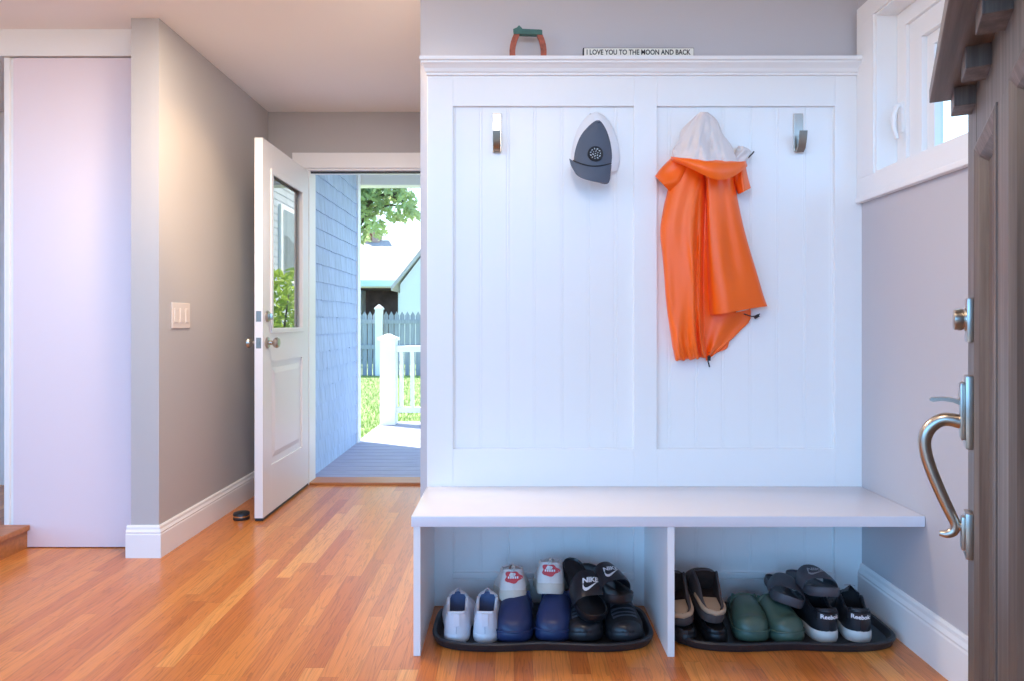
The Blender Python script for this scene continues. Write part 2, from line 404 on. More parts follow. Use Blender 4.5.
# bead boards with v joints
def px2x(px, Y=YP): return (px-CX)*Y/F
m = MB()
xs = []
x = px2x(455)
while x > XB: x -= 0.0995
while x < XR: xs.append(x); x += 0.0995
for xx in xs:
    a = max(xx, XB); b = min(xx+0.0995, XR)
    if b-a < 0.004: continue
    c = 0.0014
    pr = [(a, YW), (a, YR+c), (a+c, YR), (b-c-0.010, YR), (b-c-0.008, YR+0.0010), (b-c-0.006, YR), (b-c, YR), (b, YR+c), (b, YW)]
    m.loft([[Vector((p[0], p[1], 0)) for p in pr], [Vector((p[0], p[1], ZT)) for p in pr]])
m.build('beadboard', M['white'], pan)
zrt, zrb = 1.838, 0.577
for n, (a, b) in {'s1': (XB, px2x(453)), 's2': (px2x(634), px2x(657)), 's3': (px2x(835), XR)}.items():
    box(a, b, YP, YR+0.001, 0, ZT, 0.0015).build('stile', M['white'], pan)
for a, b in ((px2x(453), px2x(634)), (px2x(657), px2x(835))):
    box(a, b, YP, YR+0.001, zrt, ZT, 0.0015).build('rail', M['white'], pan)
    box(a, b, YP, YR+0.001, 0.41, zrb, 0.0015).build('rail', M['white'], pan)
    mm = MB(); mm.box(a, b, YP, YR+0.001, 0.0, 0.098, 0.0015); mm.box(a, b, YP+0.002, YR+0.001, 0.0985, 0.121, 0.003)
    mm.build('rail', M['white'], pan)
box(XB-0.002, XB+0.018, YP+0.001, YW, 0, ZT, 0.001).build('side_edge', M['white'], pan)
# crown moulding
prof = [(0.003,ZT-0.056),(0.008,ZT-0.056),(0.008,ZT-0.049),(0.014,ZT-0.044),(0.018,ZT-0.034),(0.028,ZT-0.024),(0.036,ZT-0.020),(0.036,ZT-0.014),(0.044,ZT-0.011),(0.044,ZT+0.001),(-0.03,ZT+0.001),(-0.03,ZT-0.056)]
m = MB(); m.loft([[Vector((XB-max(d,0)*0.55, YP-d, z)) for d, z in prof], [Vector((XR-0.001, YP-d, z)) for d, z in prof]])
m.build('crown_moulding', M['white'], pan)

# ------------------------------------------------------------------ bench
YB = 2.142
bench = empty('shoe_bench', (0.48, YB, 0), label='long white bench with two open shoe cubbies', cat='bench')
box(XB-0.002, XR-0.002, YB, YP, 0.406, 0.440, 0.004).build('seat', M['bench'], bench, smooth=40)
box(XB+0.004, XB+0.026, YB+0.012, YP, 0, 0.406, 0.0015).build('end_panel', M['white'], bench)
box(0.478, 0.500, YB+0.006, YP, 0, 0.406, 0.0015).build('divider', M['white'], bench)

# ------------------------------------------------------------------ hooks
def make_hook(x, z, label):
    r = empty('coat_hook', (x, YR, z), label=label, cat='coat hook', group='coat hooks in a row on the panelling')
    m = MB(); w = 0.017
    m.box(-w, w, -0.006, 0, -0.142, 0.0, 0.002); m.build('back_plate', M['nickel'], r, local=True)
    pr = [(-0.004,-0.142),(-0.018,-0.146),(-0.034,-0.135),(-0.046,-0.105),(-0.052,-0.076),(-0.046,-0.074),(-0.040,-0.100),(-0.029,-0.126),(-0.017,-0.135),(-0.004,-0.131)]
    m = MB(); m.loft([[Vector((-w*0.8, y, z_)) for y, z_ in pr], [Vector((w*0.8, y, z_)) for y, z_ in pr]])
    m.build('prong', M['nickeld'], r, local=True, smooth=50)
    return r
hz = 1.813
make_hook(px2x(497, YR), hz, 'empty satin nickel hook near the left edge of panelling')
make_hook(px2x(594, YR), hz, 'nickel hook behind the grey trucker cap')
make_hook(px2x(702, YR), hz, 'nickel hook under the orange raincoat hood')
make_hook(px2x(798, YR), hz, 'empty nickel hook by the window, right of the raincoat')

# ------------------------------------------------------------------ sign on the crown
YS = 2.515
p0 = P(583, 54.5, YS); p1 = P(694, 45.5, YS)
zb = ZT+0.002
sg = empty('word_sign', ((p0.x+p1.x)/2, YS, zb), label='small white block sign reading I LOVE YOU TO THE MOON AND BACK', cat='sign')
hw = (p1.x-p0.x)/2
box(-hw, hw, -0.001, 0.019, 0, 0.036, 0.001).build('edge_frame', M['ink'], sg, local=True)
box(-hw+0.004, hw-0.002, -0.003, 0.001, 0.0025, 0.0335, 0.0005).build('board', M['signwhite'], sg, local=True)
bm = text_mesh('I LOVE YOU TO THE MOON AND BACK', 0.026, bold=0.0006, extrude=0.0003)
xx = [v.co.x for v in bm.verts]; s = (2*hw-0.026)/(max(xx)-min(xx)); cxx = (max(xx)+min(xx))/2
for v in bm.verts: v.co = Vector(((v.co.x-cxx)*s, -0.0033-v.co.z, 0.018+v.co.y*1.0))
MB().merge(bm).build('lettering', M['ink'], sg, local=True)

# ornament: two curved orange legs carrying a teal bar with a small peak
oc = P(528, 54.5, YS); oz = zb
orn = empty('arch_ornament', (oc.x, YS, oz), label='little teal and rust arch ornament with bowed legs', cat='ornament')
def bow(sg_):
    pts = []
    for i in range(9):
        t = i/8
        pts.append(Vector((sg_*(0.056 - 0.018*t*t - 0.003*sin(PI*t)*-1), 0.0, 0.090*t)))
    return pts
for sg_ in (-1, 1):
    m = MB(); pth = bow(sg_); rg = []
    for p in pth:
        rg.append([p+Vector((dx*0.0105, dy*0.008, 0)) for dx, dy in ((-1,-1),(1,-1),(1,1),(-1,1))])
    m.loft(rg); m.build('bowed_leg', M['rustleg'], orn, local=True)
m = MB(); pr = [(-0.052,0.083),(0.052,0.080),(0.052,0.096),(0.045,0.098),(-0.020,0.101),(-0.026,0.108),(-0.033,0.114),(-0.040,0.106),(-0.054,0.100)]
m.prism(pr, lambda p: Vector((p[0], -0.011, p[1])), lambda p: Vector((p[0], 0.011, p[1])))
m.build('crossbar', M['teal'], orn, local=True)

# ------------------------------------------------------------------ light switch on left wall
sy0, sy1 = XL*F/(171-CX), XL*F/(189-CX)
sw = empty('light_switch', (XL, (sy0+sy1)/2, 1.075), label='ivory three gang switch plate on the greige hall wall', cat='light switch')
w = (sy1-sy0)/2
box(0, 0.006, -w, w, -0.060, 0.060, 0.003).build('plate', M['switch'], sw, local=True)
for k in (-1, 0, 1):
    box(0.004, 0.010, k*w*0.62-0.016, k*w*0.62+0.016, -0.033, 0.033, 0.002).build('rocker', M['switch'], sw, local=True)

# ------------------------------------------------------------------ rear door (white, half glazed, opened inward 90 deg)
door = empty('door_2', (DX0, YF-0.02, 0), label='white half glazed rear door standing open', cat='door', kind='structure')
X0, X1 = DX0-0.044, DX0      # slab thickness; visible face at X1
L = 0.80; z0, z1 = 0.018, 2.010
YA, YZ_ = YF-0.02-L, YF-0.02
st = 0.125
m = MB()
m.box(X0, X1, YA, YA+st, z0, z1, 0.001); m.box(X0, X1, YZ_-st, YZ_, z0, z1, 0.001)
m.box(X0, X1, YA+st, YZ_-st, z1-0.15, z1, 0.0005); m.box(X0, X1, YA+st, YZ_-st, 0.83, 1.00, 0.0005); m.box(X0, X1, YA+st, YZ_-st, z0, 0.27, 0.0005)
m.build('door_frame', M['doorwhite'], door)
m = MB(); m.box(X0+0.010, X1-0.010, YA+st-0.002, YZ_-st+0.002, 0.265, 0.835)
def field(xa, xb):
    a, b, c, d = YA+st+0.035, YZ_-st-0.035, 0.305, 0.795
    m.loft([[Vector((xa, a, c)), Vector((xa, b, c)), Vector((xa, b, d)), Vector((xa, a, d))],
            [Vector((xb, a+0.03, c+0.03)), Vector((xb, b-0.03, c+0.03)), Vector((xb, b-0.03, d-0.03)), Vector((xb, a+0.03, d-0.03))]])
field(X1-0.010, X1-0.003); field(X0+0.010, X0+0.003)
m.build('lower_panel', M['doorwhite'], door)
m = MB()
for xa, xb in ((X1-0.004, X1+0.008), (X0-0.008, X0+0.004)):
    m.merge(frame_x(xa, xb, YA+st-0.012, YZ_-st+0.012, 0.985, z1-0.135, 0.028, 0.004).bm)
lite = m.build('lite_moulding', M['doorwhite'], door)
box((X0+X1)/2-0.003, (X0+X1)/2+0.003, YA+st, YZ_-st, 1.0, z1-0.15).build('pane', M['doorglass'], door)
def knob(y, z, side):
    mt = Matrix.Translation((X1 if side > 0 else X0, y, z)) @ Matrix.Rotation(side*PI/2, 4, 'Y')
    return MB().lathe([(0.0,0),(0.030,0.0),(0.031,0.005),(0.026,0.010),(0.012,0.012),(0.011,0.030),(0.020,0.036),(0.028,0.046),(0.029,0.056),(0.022,0.064),(0.0,0.066)], 20, mt)
ky = YA+0.062
knob(ky, 0.935, 1).build('knob', M['nickel'], door, smooth=35)
knob(ky, 0.935, -1).build('knob', M['nickel'], door, smooth=35)
mt = Matrix.Translation((X1, ky, 1.075)) @ Matrix.Rotation(PI/2, 4, 'Y')
m = MB().lathe([(0,0),(0.031,0),(0.031,0.006),(0.025,0.012),(0,0.013)], 20, mt); m.box(X1+0.012, X1+0.030, ky-0.006, ky+0.006, 1.058, 1.092, 0.003)
m.build('deadbolt', M['nickel'], door, smooth=35)
m = MB(); m.box(X0+0.009, X1-0.009, YA-0.0015, YA+0.002, 1.047, 1.103, 0.0005); m.box(X0+0.009, X1-0.009, YA-0.0015, YA+0.002, 0.907, 0.963, 0.0005)
m.box(X0+0.015, X1-0.015, YA-0.006, YA, 0.925, 0.945, 0.002)
m.build('latch_plate', M['nickeld'], door)
m = MB(); m.box(X0+0.002, X1-0.002, YA+0.004, YZ_, 0.004, 0.019); m.build('door_sweep', M['rubber'], door)
# frame, casing, threshold
m = MB()
m.box(DX0-0.03, DX0-0.002+0.002, YF+0.001, YF+0.14, 0, DZ1+0.03, 0.001); m.box(DX1, DX1+0.03, YF, YF+0.14, 0, DZ1+0.03, 0.001); m.box(DX0, DX1, YF+0.001, YF+0.14, DZ1, DZ1+0.03, 0.001)
struct(m, 'trim_1', M['white'], 'white jambs of the rear doorway', 'door frame')
m = MB(); cs = 0.085
m.box(DX0-0.02-cs, DX1+0.02+cs if DX1+0.02+cs < XH else XH, YF-0.018, YF, DZ1+0.012, DZ1+0.012+0.098, 0.003)
m.box(DX0-0.05-cs, DX0-0.05, YF-0.018, YF, 0.0, DZ1+0.012, 0.003)
struct(m, 'trim_2', M['white'], 'white casing over the rear doorway', 'door casing')
struct(box(DX0, DX1, YF+0.03, YF+0.045, DZ1-0.012, DZ1-0.0005), 'trim_3', M['rubber'], 'dark weatherstrip under the rear door head', 'weatherstrip')
struct(box(DX0, DX1, YF-0.004, YF+0.16, 0.0, 0.016, 0.003), 'trim_4', M['oakstep'], 'oak threshold of the rear doorway', 'threshold')

# door stop
ds = P(241.5, 508, 3.66); ds.z = 0
dst = empty('door_stop', ds, label='small black and chrome floor door stop behind the white door', cat='door stop')
MB().lathe([(0,0),(0.040,0),(0.042,0.004),(0.042,0.012),(0.036,0.014),(0,0.014)], 24).build('base', M['rubber'], dst, local=True, smooth=35)
MB().lathe([(0.0,0.013),(0.037,0.013),(0.039,0.016),(0.039,0.022),(0.036,0.024),(0,0.024)], 24).build('chrome_band', M['chrome'], dst, local=True, smooth=35)
MB().lathe([(0.0,0.023),(0.042,0.023),(0.043,0.028),(0.040,0.036),(0.028,0.040),(0,0.040)], 24).build('bumper', M['rubber'], dst, local=True, smooth=35)

# ------------------------------------------------------------------ sliding white panel (door_3), header, stair step
YQ = 3.19
d3 = empty('door_3', (-2.03, YQ, 0), label='tall plain white sliding panel left of the hall corner', cat='door', kind='structure')
m = MB(); m.box(-2.315, XL-0.10, YQ, YQ+0.035, 0.004, 2.266, 0.002)
m.build('door_leaf', M['panelwhite'], d3)
m = MB(); m.box(-2.355, -2.330, YQ-0.004, YQ+0.06, 0.0, 2.266, 0.002); m.box(-2.333, -2.315, YQ+0.006, YQ+0.06, 0.0, 2.266, 0.001)
m.build('edge_casing', M['white'], d3)
m = MB(); m.box(-2.40, XL-0.10, YQ-0.010, YQ+0.08, 2.272, ZC+0.001, 0.001)
struct(m, 'trim_5', M['white'], 'flat white header board above the sliding panel', 'header')
m = MB(); m.box(-3.4, -2.250, 2.3, YQ, 0.0, 0.086); m.box(-3.4, -2.236, 2.3, YQ, 0.082, 0.108, 0.006)
struct(m, 'stair_step', M['oakstep'], 'low oak step before the sliding panel', 'step')

# ------------------------------------------------------------------ front door (brown, dentil shelf, handle set)
TH = math.radians(28.5); YE = 1.28; XE = 0.658*YE
fd = empty('door_1', (XE, YE, 0), (0, 0, math.atan2(-cos(TH), -sin(TH))), label='brown stained wooden front door swung open at right', cat='door', kind='structure')
T = 0.045; DW = 0.91; DH = 2.03
st = 0.14; pw = 0.25; mu = 0.13
m = MB()
zpt = 1.335; zpb = 0.25
for a, b, c, d in ((0, st, 0.01, DH), (st+pw, st+pw+mu, zpb, zpt), (DW-st, DW, 0.01, DH)):
    m.box(a, b, 0, T, c, d, 0.0015)
m.box(st, DW-st, 0.0005, T, 0.01, zpb, 0.001); m.box(st, DW-st, 0.0005, T, zpt, 1.52, 0.001); m.box(st, DW-st, 0.0005, T, 1.88, DH, 0.001)
m.build('door_frame', M['wood'], fd, local=True)
for a in (st, st+pw+mu):
    b = a+pw
    m = MB(); m.box(a-0.002, b+0.002, 0.014, T-0.012, zpb-0.002, zpt+0.002)
    pn = m.build('door_panel', M['wood'], fd, local=True)
    m = MB()
    # stepped moulding ring standing proud of the stiles
    ring = lambda g, y: [Vector((a+g, y, zpb+g)), Vector((b-g, y, zpb+g)), Vector((b-g, y, zpt-g)), Vector((a+g, y, zpt-g))]
    m.loft([ring(-0.004, 0.0005), ring(-0.004, -0.002), ring(0.004, -0.004), ring(0.012, -0.001), ring(0.020, 0.002), ring(0.028, 0.010), ring(0.032, 0.0142)], True, False, False)
    m.build('panel_moulding', M['wood'], pn, local=True)
m = MB()
for a, b in ((st, 0.34), (0.365, 0.545), (0.57, DW-st)):
    m.box(a, b, 0.018, 0.026, 1.52, 1.88)
m.build('pane', M['glass'], fd, local=True)
m = MB(); m.box(0.34, 0.365, 0.004, T-0.004, 1.52, 1.88, 0.001); m.box(0.545, 0.57, 0.004, T-0.004, 1.52, 1.88, 0.001)
m.build('muntin', M['wood'], fd, local=True)
m = MB(); m.box(0.05, DW-0.05, -0.064, 0.002, 1.443, 1.468, 0.002)
m.box(0.06, DW-0.06, -0.050, 0.002, 1.4675, 1.478, 0.003)
sh = m.build('dentil_shelf', M['woodh'], fd, local=True)
for k in range(4):
    a = 0.129+0.2*k
    m = MB(); m.box(a-0.07, a, -0.031, 0.002, 1.411, 1.4435, 0.0015); m.build('dentil_block', M['wood'], sh, local=True)
# handle set
hs = empty('handle_set', (0.078, 0, 0)); hs.parent = fd
hs['label'] = 'satin nickel entry handle set'
m = MB(); m.box(-0.022, 0.022, -0.012, 0.0, 0.820, 0.948, 0.003); m.box(-0.016, 0.016, -0.020, -0.011, 0.834, 0.936, 0.006)
m.build('upper_plate', M['nickel'], hs, local=True, smooth=40)
m = MB(); m.box(-0.020, 0.020, -0.012, 0.0, 0.628, 0.708, 0.003); m.box(-0.012, 0.012, -0.018, -0.009, 0.640, 0.700, 0.005)
m.build('lower_plate', M['nickel'], hs, local=True, smooth=40)
pth = [(0.008,0.862),(0.030,0.868),(0.048,0.866),(0.064,0.852),(0.072,0.832),(0.071,0.808),(0.062,0.775),(0.047,0.735),(0.033,0.702),(0.026,0.685),(0.028,0.671),(0.038,0.664),(0.050,0.664)]
fine = []
for i in range(len(pth)-1):
    for k in range(5):
        t = k/5; a = pth[max(i-1,0)]; b = pth[i]; c = pth[i+1]; d = pth[min(i+2,len(pth)-1)]
        q = [0.5*((2*b[j])+(-a[j]+c[j])*t+(2*a[j]-5*b[j]+4*c[j]-d[j])*t*t+(-a[j]+3*b[j]-3*c[j]+d[j])*t**3) for j in (0,1)]
        fine.append(q)
fine.append(pth[-1])
n = len(fine)
rad = [interp([(0,0.0125),(0.12,0.0120),(0.45,0.0105),(0.75,0.0085),(0.9,0.0075),(1,0.0045)], i/(n-1)) for i in range(n)]
m = MB().tube([Vector((0, -p, z)) for p, z in fine], rad, 14)
m.tube([Vector((0, -0.010, 0.678)), Vector((0, -0.028, 0.684))], 0.0075, 12)
m.build('grip', M['nickel'], hs, local=True, smooth=60)
m = MB(); pr = [(0.012,0.892),(0.030,0.900),(0.046,0.902),(0.060,0.899),(0.066,0.902),(0.062,0.906),(0.046,0.908),(0.030,0.907),(0.012,0.902)]
m.prism(pr, lambda p: Vector((-0.010, -p[0], p[1])), lambda p: Vector((0.010, -p[0], p[1])))
m.build('thumb_lever', M['nickel'], hs, local=True, smooth=40)
m = MB(); m.box(-0.022, 0.022, -0.010, 0.0, 1.006, 1.084, 0.003)
mt = Matrix.Translation((0, -0.008, 1.046)) @ Matrix.Rotation(PI/2, 4, 'X')
m.lathe([(0,0),(0.021,0),(0.0205,0.004),(0.018,0.006),(0.0195,0.009),(0.0185,0.019),(0.016,0.021),(0,0.0215)], 24, mt)
m.build('deadbolt', M['nickel'], hs, local=True, smooth=35)

# ------------------------------------------------------------------ shoe kit
WCTL = [(0,0.0),(0.012,0.12),(0.04,0.22),(0.09,0.30),(0.16,0.345),(0.3,0.355),(0.45,0.385),(0.6,0.455),(0.72,0.495),(0.82,0.475),(0.9,0.40),(0.955,0.285),(0.985,0.165),(1,0.0)]
def hwid(s, W, wc=WCTL): return interp(wc, s)*W
def stations(n): return [0.5-0.5*cos(PI*i/n) for i in range(n+1)]
def skew(s, k): return k*(max(s-0.35, 0)**2)    # inner curve of the last

def sole_mesh(L_, W, z0, z1, spring=0.0, flare=1.03, sk=0.02, n=26, tread=0.0):
    ring = [(s, 1) for s in stations(n)] + [(s, -1) for s in reversed(stations(n)[1:-1])]
    def lay(f, z, zz):
        out = []
        for s, d in ring:
            sp = spring*max(0, (s-0.7)/0.3)**2 + spring*0.3*max(0, (0.12-s)/0.12)**2
            yy = 0.5+(s-0.5)*(1+(f-1)*W/L_*0.8)
            out.append(Vector((d*hwid(s, W)*f+skew(s, sk), yy*L_, z+sp)))
        return out
    m = MB()
    m.loft([lay(flare*0.94, z0, 0), lay(flare, z0+(z1-z0)*0.25, 0), lay(flare, z0+(z1-z0)*0.8, 0), lay(flare*0.97, z1, 0)])
    return m

def upper_mesh(L_, W, zb, Hc, o0, o1, lean=0.86, zi=None, spring=0.0, sk=0.02, n=40, ex=0.85, rim=0.007, wmul=0.98, dip=0.0):
    """Hc: control points of the crest height over length; the top is open between o0 and o1.
    Returns (outer faces, inner faces) as two builders."""
    zi = zb+0.004 if zi is None else zi
    st_ = sorted(set(stations(n) + [o0, o1, o0+0.004, o1-0.004, 0.006, 0.994]))
    J = 7; K = 6
    rows = []
    for s in st_:
        w = max(hwid(s, W)*wmul, 0.0004); h = interp(Hc, s)
        if dip and o0 < s < o1: h = zb+(h-zb)*(1-dip*min(1, max(0, (s-o1+0.13)/0.13))**2)
        sp = spring*max(0, (s-0.7)/0.3)**2
        y = s*L_; op = o0 < s < o1
        half = []
        for j in range(J):
            t = j/(J-1)
            if op:
                ln = lean+(0.99-lean)*max(0, 1-(s-o0)/0.14)**2
                xx = w*(1-(1-ln)*t**1.6+0.05*sin(PI*t)); zz = zb+(h-zb)*t
            else:
                th = t*math.radians(58); e_ = 0.30 if s <= o0 else ex
                xx = w*abs(cos(th))**e_*(1+0.04*sin(PI*t)); zz = zb+(h-zb)*sin(th)**e_
            half.append((xx, zz))
        x_r, z_r = half[-1]
        for k in range(1, K+1):
            if op:
                q = [(x_r-rim*0.5, z_r+rim*0.35), (x_r-rim, z_r-0.001), (x_r-rim, z_r-(z_r-zi)*0.5), (x_r*0.92-rim, zi+0.004), (x_r*0.55, zi), (0, zi)][k-1]
                q = (max(q[0], 0), q[1])
            else:
                th = math.radians(58)+(PI/2-math.radians(58))*k/K
                q = (w*abs(cos(th))**e_ if k < K else 0, zb+(h-zb)*sin(th)**e_)
            half.append(q)
        pts = [Vector((x+skew(s, sk), y, z+sp)) for x, z in half] + [Vector((-x+skew(s, sk), y, z+sp)) for x, z in reversed(half[:-1])]
        rows.append((op, pts))
    outer = MB(); inner = MB()
    N_ = len(rows[0][1])
    VO = {}; VI = {}
    def vert(mbx, D, i, j):
        if (i, j) not in D: D[(i, j)] = mbx.bm.verts.new(rows[i][1][j])
        return D[(i, j)]
    for i in range(len(rows)-1):
        anyop = rows[i][0] or rows[i+1][0]
        for j in range(N_-1):
            inside = anyop and (J+1) <= j < N_-1-(J+1)
            mbx, D = (inner, VI) if inside else (outer, VO)
            vs = [vert(mbx, D, i, j), vert(mbx, D, i, j+1), vert(mbx, D, i+1, j+1), vert(mbx, D, i+1, j)]
            mbx.face(vs)
    return outer, inner

def arch_pt(s, u, L_, W, zb, Hc, sk=0.02, wmul=0.98, ex=0.85, lift=0.0, spring=0.0):
    """point on the closed crest, u in -1..1 across"""
    w = hwid(s, W)*wmul; h = interp(Hc, s)
    th = PI/2*(1-abs(u))
    x = w*abs(cos(th))**ex*(1 if u >= 0 else -1); z = zb+(h-zb)*sin(th)**ex
    sp = spring*max(0, (s-0.7)/0.3)**2
    nrm = Vector((x/max(w,1e-4), 0, (z-zb)/max(h-zb,1e-4)+0.2)).normalized()
    return Vector((x+skew(s, sk), s*L_, z+sp))+nrm*lift

def laces(root, L_, W, zb, Hc, s0, s1, n, material, um=0.42, r=0.0022, spring=0.0, bow=False):
    m = MB()
    for k in range(n):
        a = s0+(s1-s0)*k/(n-1)
        for d in (1, -1):
            path = [arch_pt(a+(0.012*(i/8-0.5))*d*2, um*(2*i/8-1), L_, W, zb, Hc, lift=0.0025, spring=spring) for i in range(9)]
            m.tube(path, r, 6, flat=0.8)
    if not bow: return m.build('laces', material, root, local=True, smooth=60)
    # bow
    c = arch_pt(s0-0.01, 0, L_, W, zb, Hc, lift=0.005)
    for d in (1, -1):
        m.tube([c+Vector((d*x_, y_, z_)) for x_, y_, z_ in ((0,0,0),(0.014,-0.006,0.006),(0.030,-0.004,0.003),(0.034,0.004,-0.002),(0.024,0.008,0.0),(0.008,0.003,0.003))], r, 6)
        m.tube([c+Vector((d*x_, y_, z_)) for x_, y_, z_ in ((0,0,0),(0.012,0.012,0.002),(0.026,0.022,-0.006),(0.034,0.024,-0.016))], r, 6)
    return m.build('laces', material, root, local=True, smooth=60)

def sneaker(name, loc, rot, label, cat, group, L_=0.28, W=0.098, mats=None, heel_h=0.098, sole_h=0.028, toe_h=0.062, tongue_h=0.135, spring=0.012, lace_mat=None, top_h=0.122, throat=0.46, lace_end=0.68, lace_n=5):
    up, lin_, so = mats
    r = empty(name, loc, rot, label, cat, group)
    Hc = [(0, heel_h),(0.04, heel_h+0.001),(0.12, heel_h*0.93),(0.22, heel_h*0.88),(0.32, heel_h*0.98),(throat-0.02, top_h),(throat+0.03, top_h*0.96),(0.60, toe_h+0.020),(0.68, toe_h+0.004),(0.8, toe_h-0.006),(0.9, toe_h-0.014),(0.97, sole_h+0.020),(1.0, sole_h+0.004)]
    sole_mesh(L_, W, 0.0, sole_h, spring).build('sole', so, r, local=True, smooth=45)
    o, i = upper_mesh(L_, W, sole_h-0.003, Hc, 0.030, throat, spring=spring, lean=0.80, dip=0.30)
    o.build('upper', up, r, local=True, smooth=75); i.build('lining', lin_, r, local=True, smooth=50)
    # tongue: a padded curved flap rising out of the throat
    m = MB(); rg = []
    tw = hwid(throat, W)*0.62
    for k in range(9):
        t = k/8; y = L_*(throat+0.07-0.12*t); z = top_h*0.86+(tongue_h-top_h*0.86)*t
        w = tw*(1.0-0.12*t-0.50*(max(0, t-0.5)/0.5)**2); th = 0.006
        row = []
        for q in range(11):
            u = -1+0.2*q; row.append(Vector((u*w+skew(throat, 0.02), y+th-0.016*u*u, z-0.012*u*u*t)))
        for q in range(11):
            u = 1-0.2*q; row.append(Vector((u*w*0.97+skew(throat, 0.02), y-th*0.4-0.016*u*u, z-0.012*u*u*t)))
        rg.append(row)
    m.loft(rg); m.build('tongue', up, r, local=True, smooth=60)
    rimp = []; zc_ = sole_h-0.003
    for sd in (1, -1):
        seq = [o_/20 for o_ in range(21)]
        if sd == 1: seq.reverse()
        for q in seq:
            s_ = 0.034+(throat-0.004-0.034)*q**1.5; wq = hwid(s_, W)*0.98
            ln = 0.80+0.19*max(0, 1-(s_-0.03)/0.14)**2
            rimp.append(Vector((sd*(wq*ln-0.0035)+skew(s_, 0.02), s_*L_, zc_+(interp(Hc, s_)-zc_)*(1-0.30*min(1, max(0, (s_-throat+0.13)/0.13))**2)-0.001)))
    MB().tube(rimp, 0.0052, 8).build('collar', up, r, local=True, smooth=60)
    if lace_mat: laces(r, L_, W, sole_h-0.003, Hc, throat+0.035, lace_end, lace_n, lace_mat, spring=spring, bow=(name == 'black_sneaker'))
    r['Hc'] = 0
    return r, Hc
def drop(r):
    if 'Hc' in r: del r['Hc']

def clog(name, loc, rot, label, group, L_=0.28, W=0.105, mats=None, sole_h=0.030, vamp_h=0.108, rim_h=0.062, toe_h=0.062, strap=True, holes=False, throat=0.50, heel_rim=None):
    up, lin_ = mats
    r = empty(name, loc, rot, label, 'clog', group)
    hr = heel_rim if heel_rim is not None else rim_h*0.8
    Hc = [(0, hr),(0.08, hr),(0.25, rim_h*0.9),(0.38, rim_h*1.25),(throat-0.01, vamp_h*0.96),(throat+0.05, vamp_h),(0.68, vamp_h*0.93),(0.8, vamp_h*0.78),(0.9, toe_h*0.95),(0.96, toe_h*0.74),(1.0, sole_h+0.006)]
    WC = [(0,0.0),(0.012,0.13),(0.04,0.24),(0.09,0.33),(0.16,0.38),(0.3,0.40),(0.45,0.43),(0.6,0.48),(0.74,0.50),(0.85,0.475),(0.92,0.40),(0.965,0.29),(0.99,0.165),(1,0.0)]
    global WCTL
    keep = WCTL; WCTL = WC
    glob_w = hwid.__defaults__; hwid.__defaults__ = (WC,)
    sole_mesh(L_, W, 0.0, sole_h, 0.010, flare=1.05).build('sole', up, r, local=True, smooth=45)
    o, i = upper_mesh(L_, W, sole_h-0.003, Hc, 0.030, throat, lean=0.90, spring=0.010, rim=0.008, ex=0.72, zi=sole_h+0.006)
    o.build('upper', up, r, local=True, smooth=50); i.build('footbed', lin_, r, local=True, smooth=50)
    # rolled collar band across the instep
    m = MB(); path = [arch_pt(throat+0.02, u/8, L_, W, sole_h-0.003, Hc, ex=0.72, lift=0.001) for u in range(-7, 8)]
    m.tube(path, 0.0055, 8, flat=0.7); m.build('collar_band', up, r, local=True, smooth=60)
    # welt ridge round the toe
    m = MB(); pts = [Vector((d*hwid(s, W)*1.045+skew(s, 0.02), 0.5*L_+(s-0.5)*L_*1.02, sole_h+0.002+0.010*max(0,(s-0.7)/0.3)**2)) for s, d in [(s_/100, 1) for s_ in range(45, 100, 5)]+[(1.0, 0)]+[(s_/100, -1) for s_ in range(95, 40, -5)]]
    m.tube(pts, 0.0035, 6); m.build('welt', up, r, local=True, smooth=60)
    if strap:
        m = MB(); y1 = L_*0.42
        m.tube([Vector((d*W*0.43, y1, rim_h*1.05)) if abs(d) == 1 else Vector((d*W*0.43, y1-L_*0.40*(1-d*d)**0.5, rim_h*1.05+0.014*(1-d*d))) for d in (-1,-0.95,-0.8,-0.5,-0.2,0.2,0.5,0.8,0.95,1)], 0.006, 8, flat=1.4)
        m.build('heel_strap', up, r, local=True, smooth=60)
        for d in (-1, 1):
            m = MB(); m.lathe([(0,0),(0.008,0),(0.008,0.004),(0.005,0.006),(0,0.006)], 12, Matrix.Translation((d*W*0.445, y1, rim_h*1.02)) @ Matrix.Rotation(d*PI/2, 4, 'Y'))
            m.build('rivet', up, r, local=True, smooth=40)
    hwid.__defaults__ = glob_w; WCTL = keep
    return r

def swoosh_outline(s=1.0):
    top = [(-0.50,-0.02),(-0.46,0.14),(-0.40,0.22),(-0.42,0.08),(-0.36,-0.02),(-0.24,-0.04),(-0.05,0.01),(0.25,0.11),(0.50,0.20)]
    bot = [(0.25,0.06),(-0.05,-0.09),(-0.24,-0.17),(-0.36,-0.19),(-0.45,-0.14)]
    return [(x*s, y*s) for x, y in top+bot]

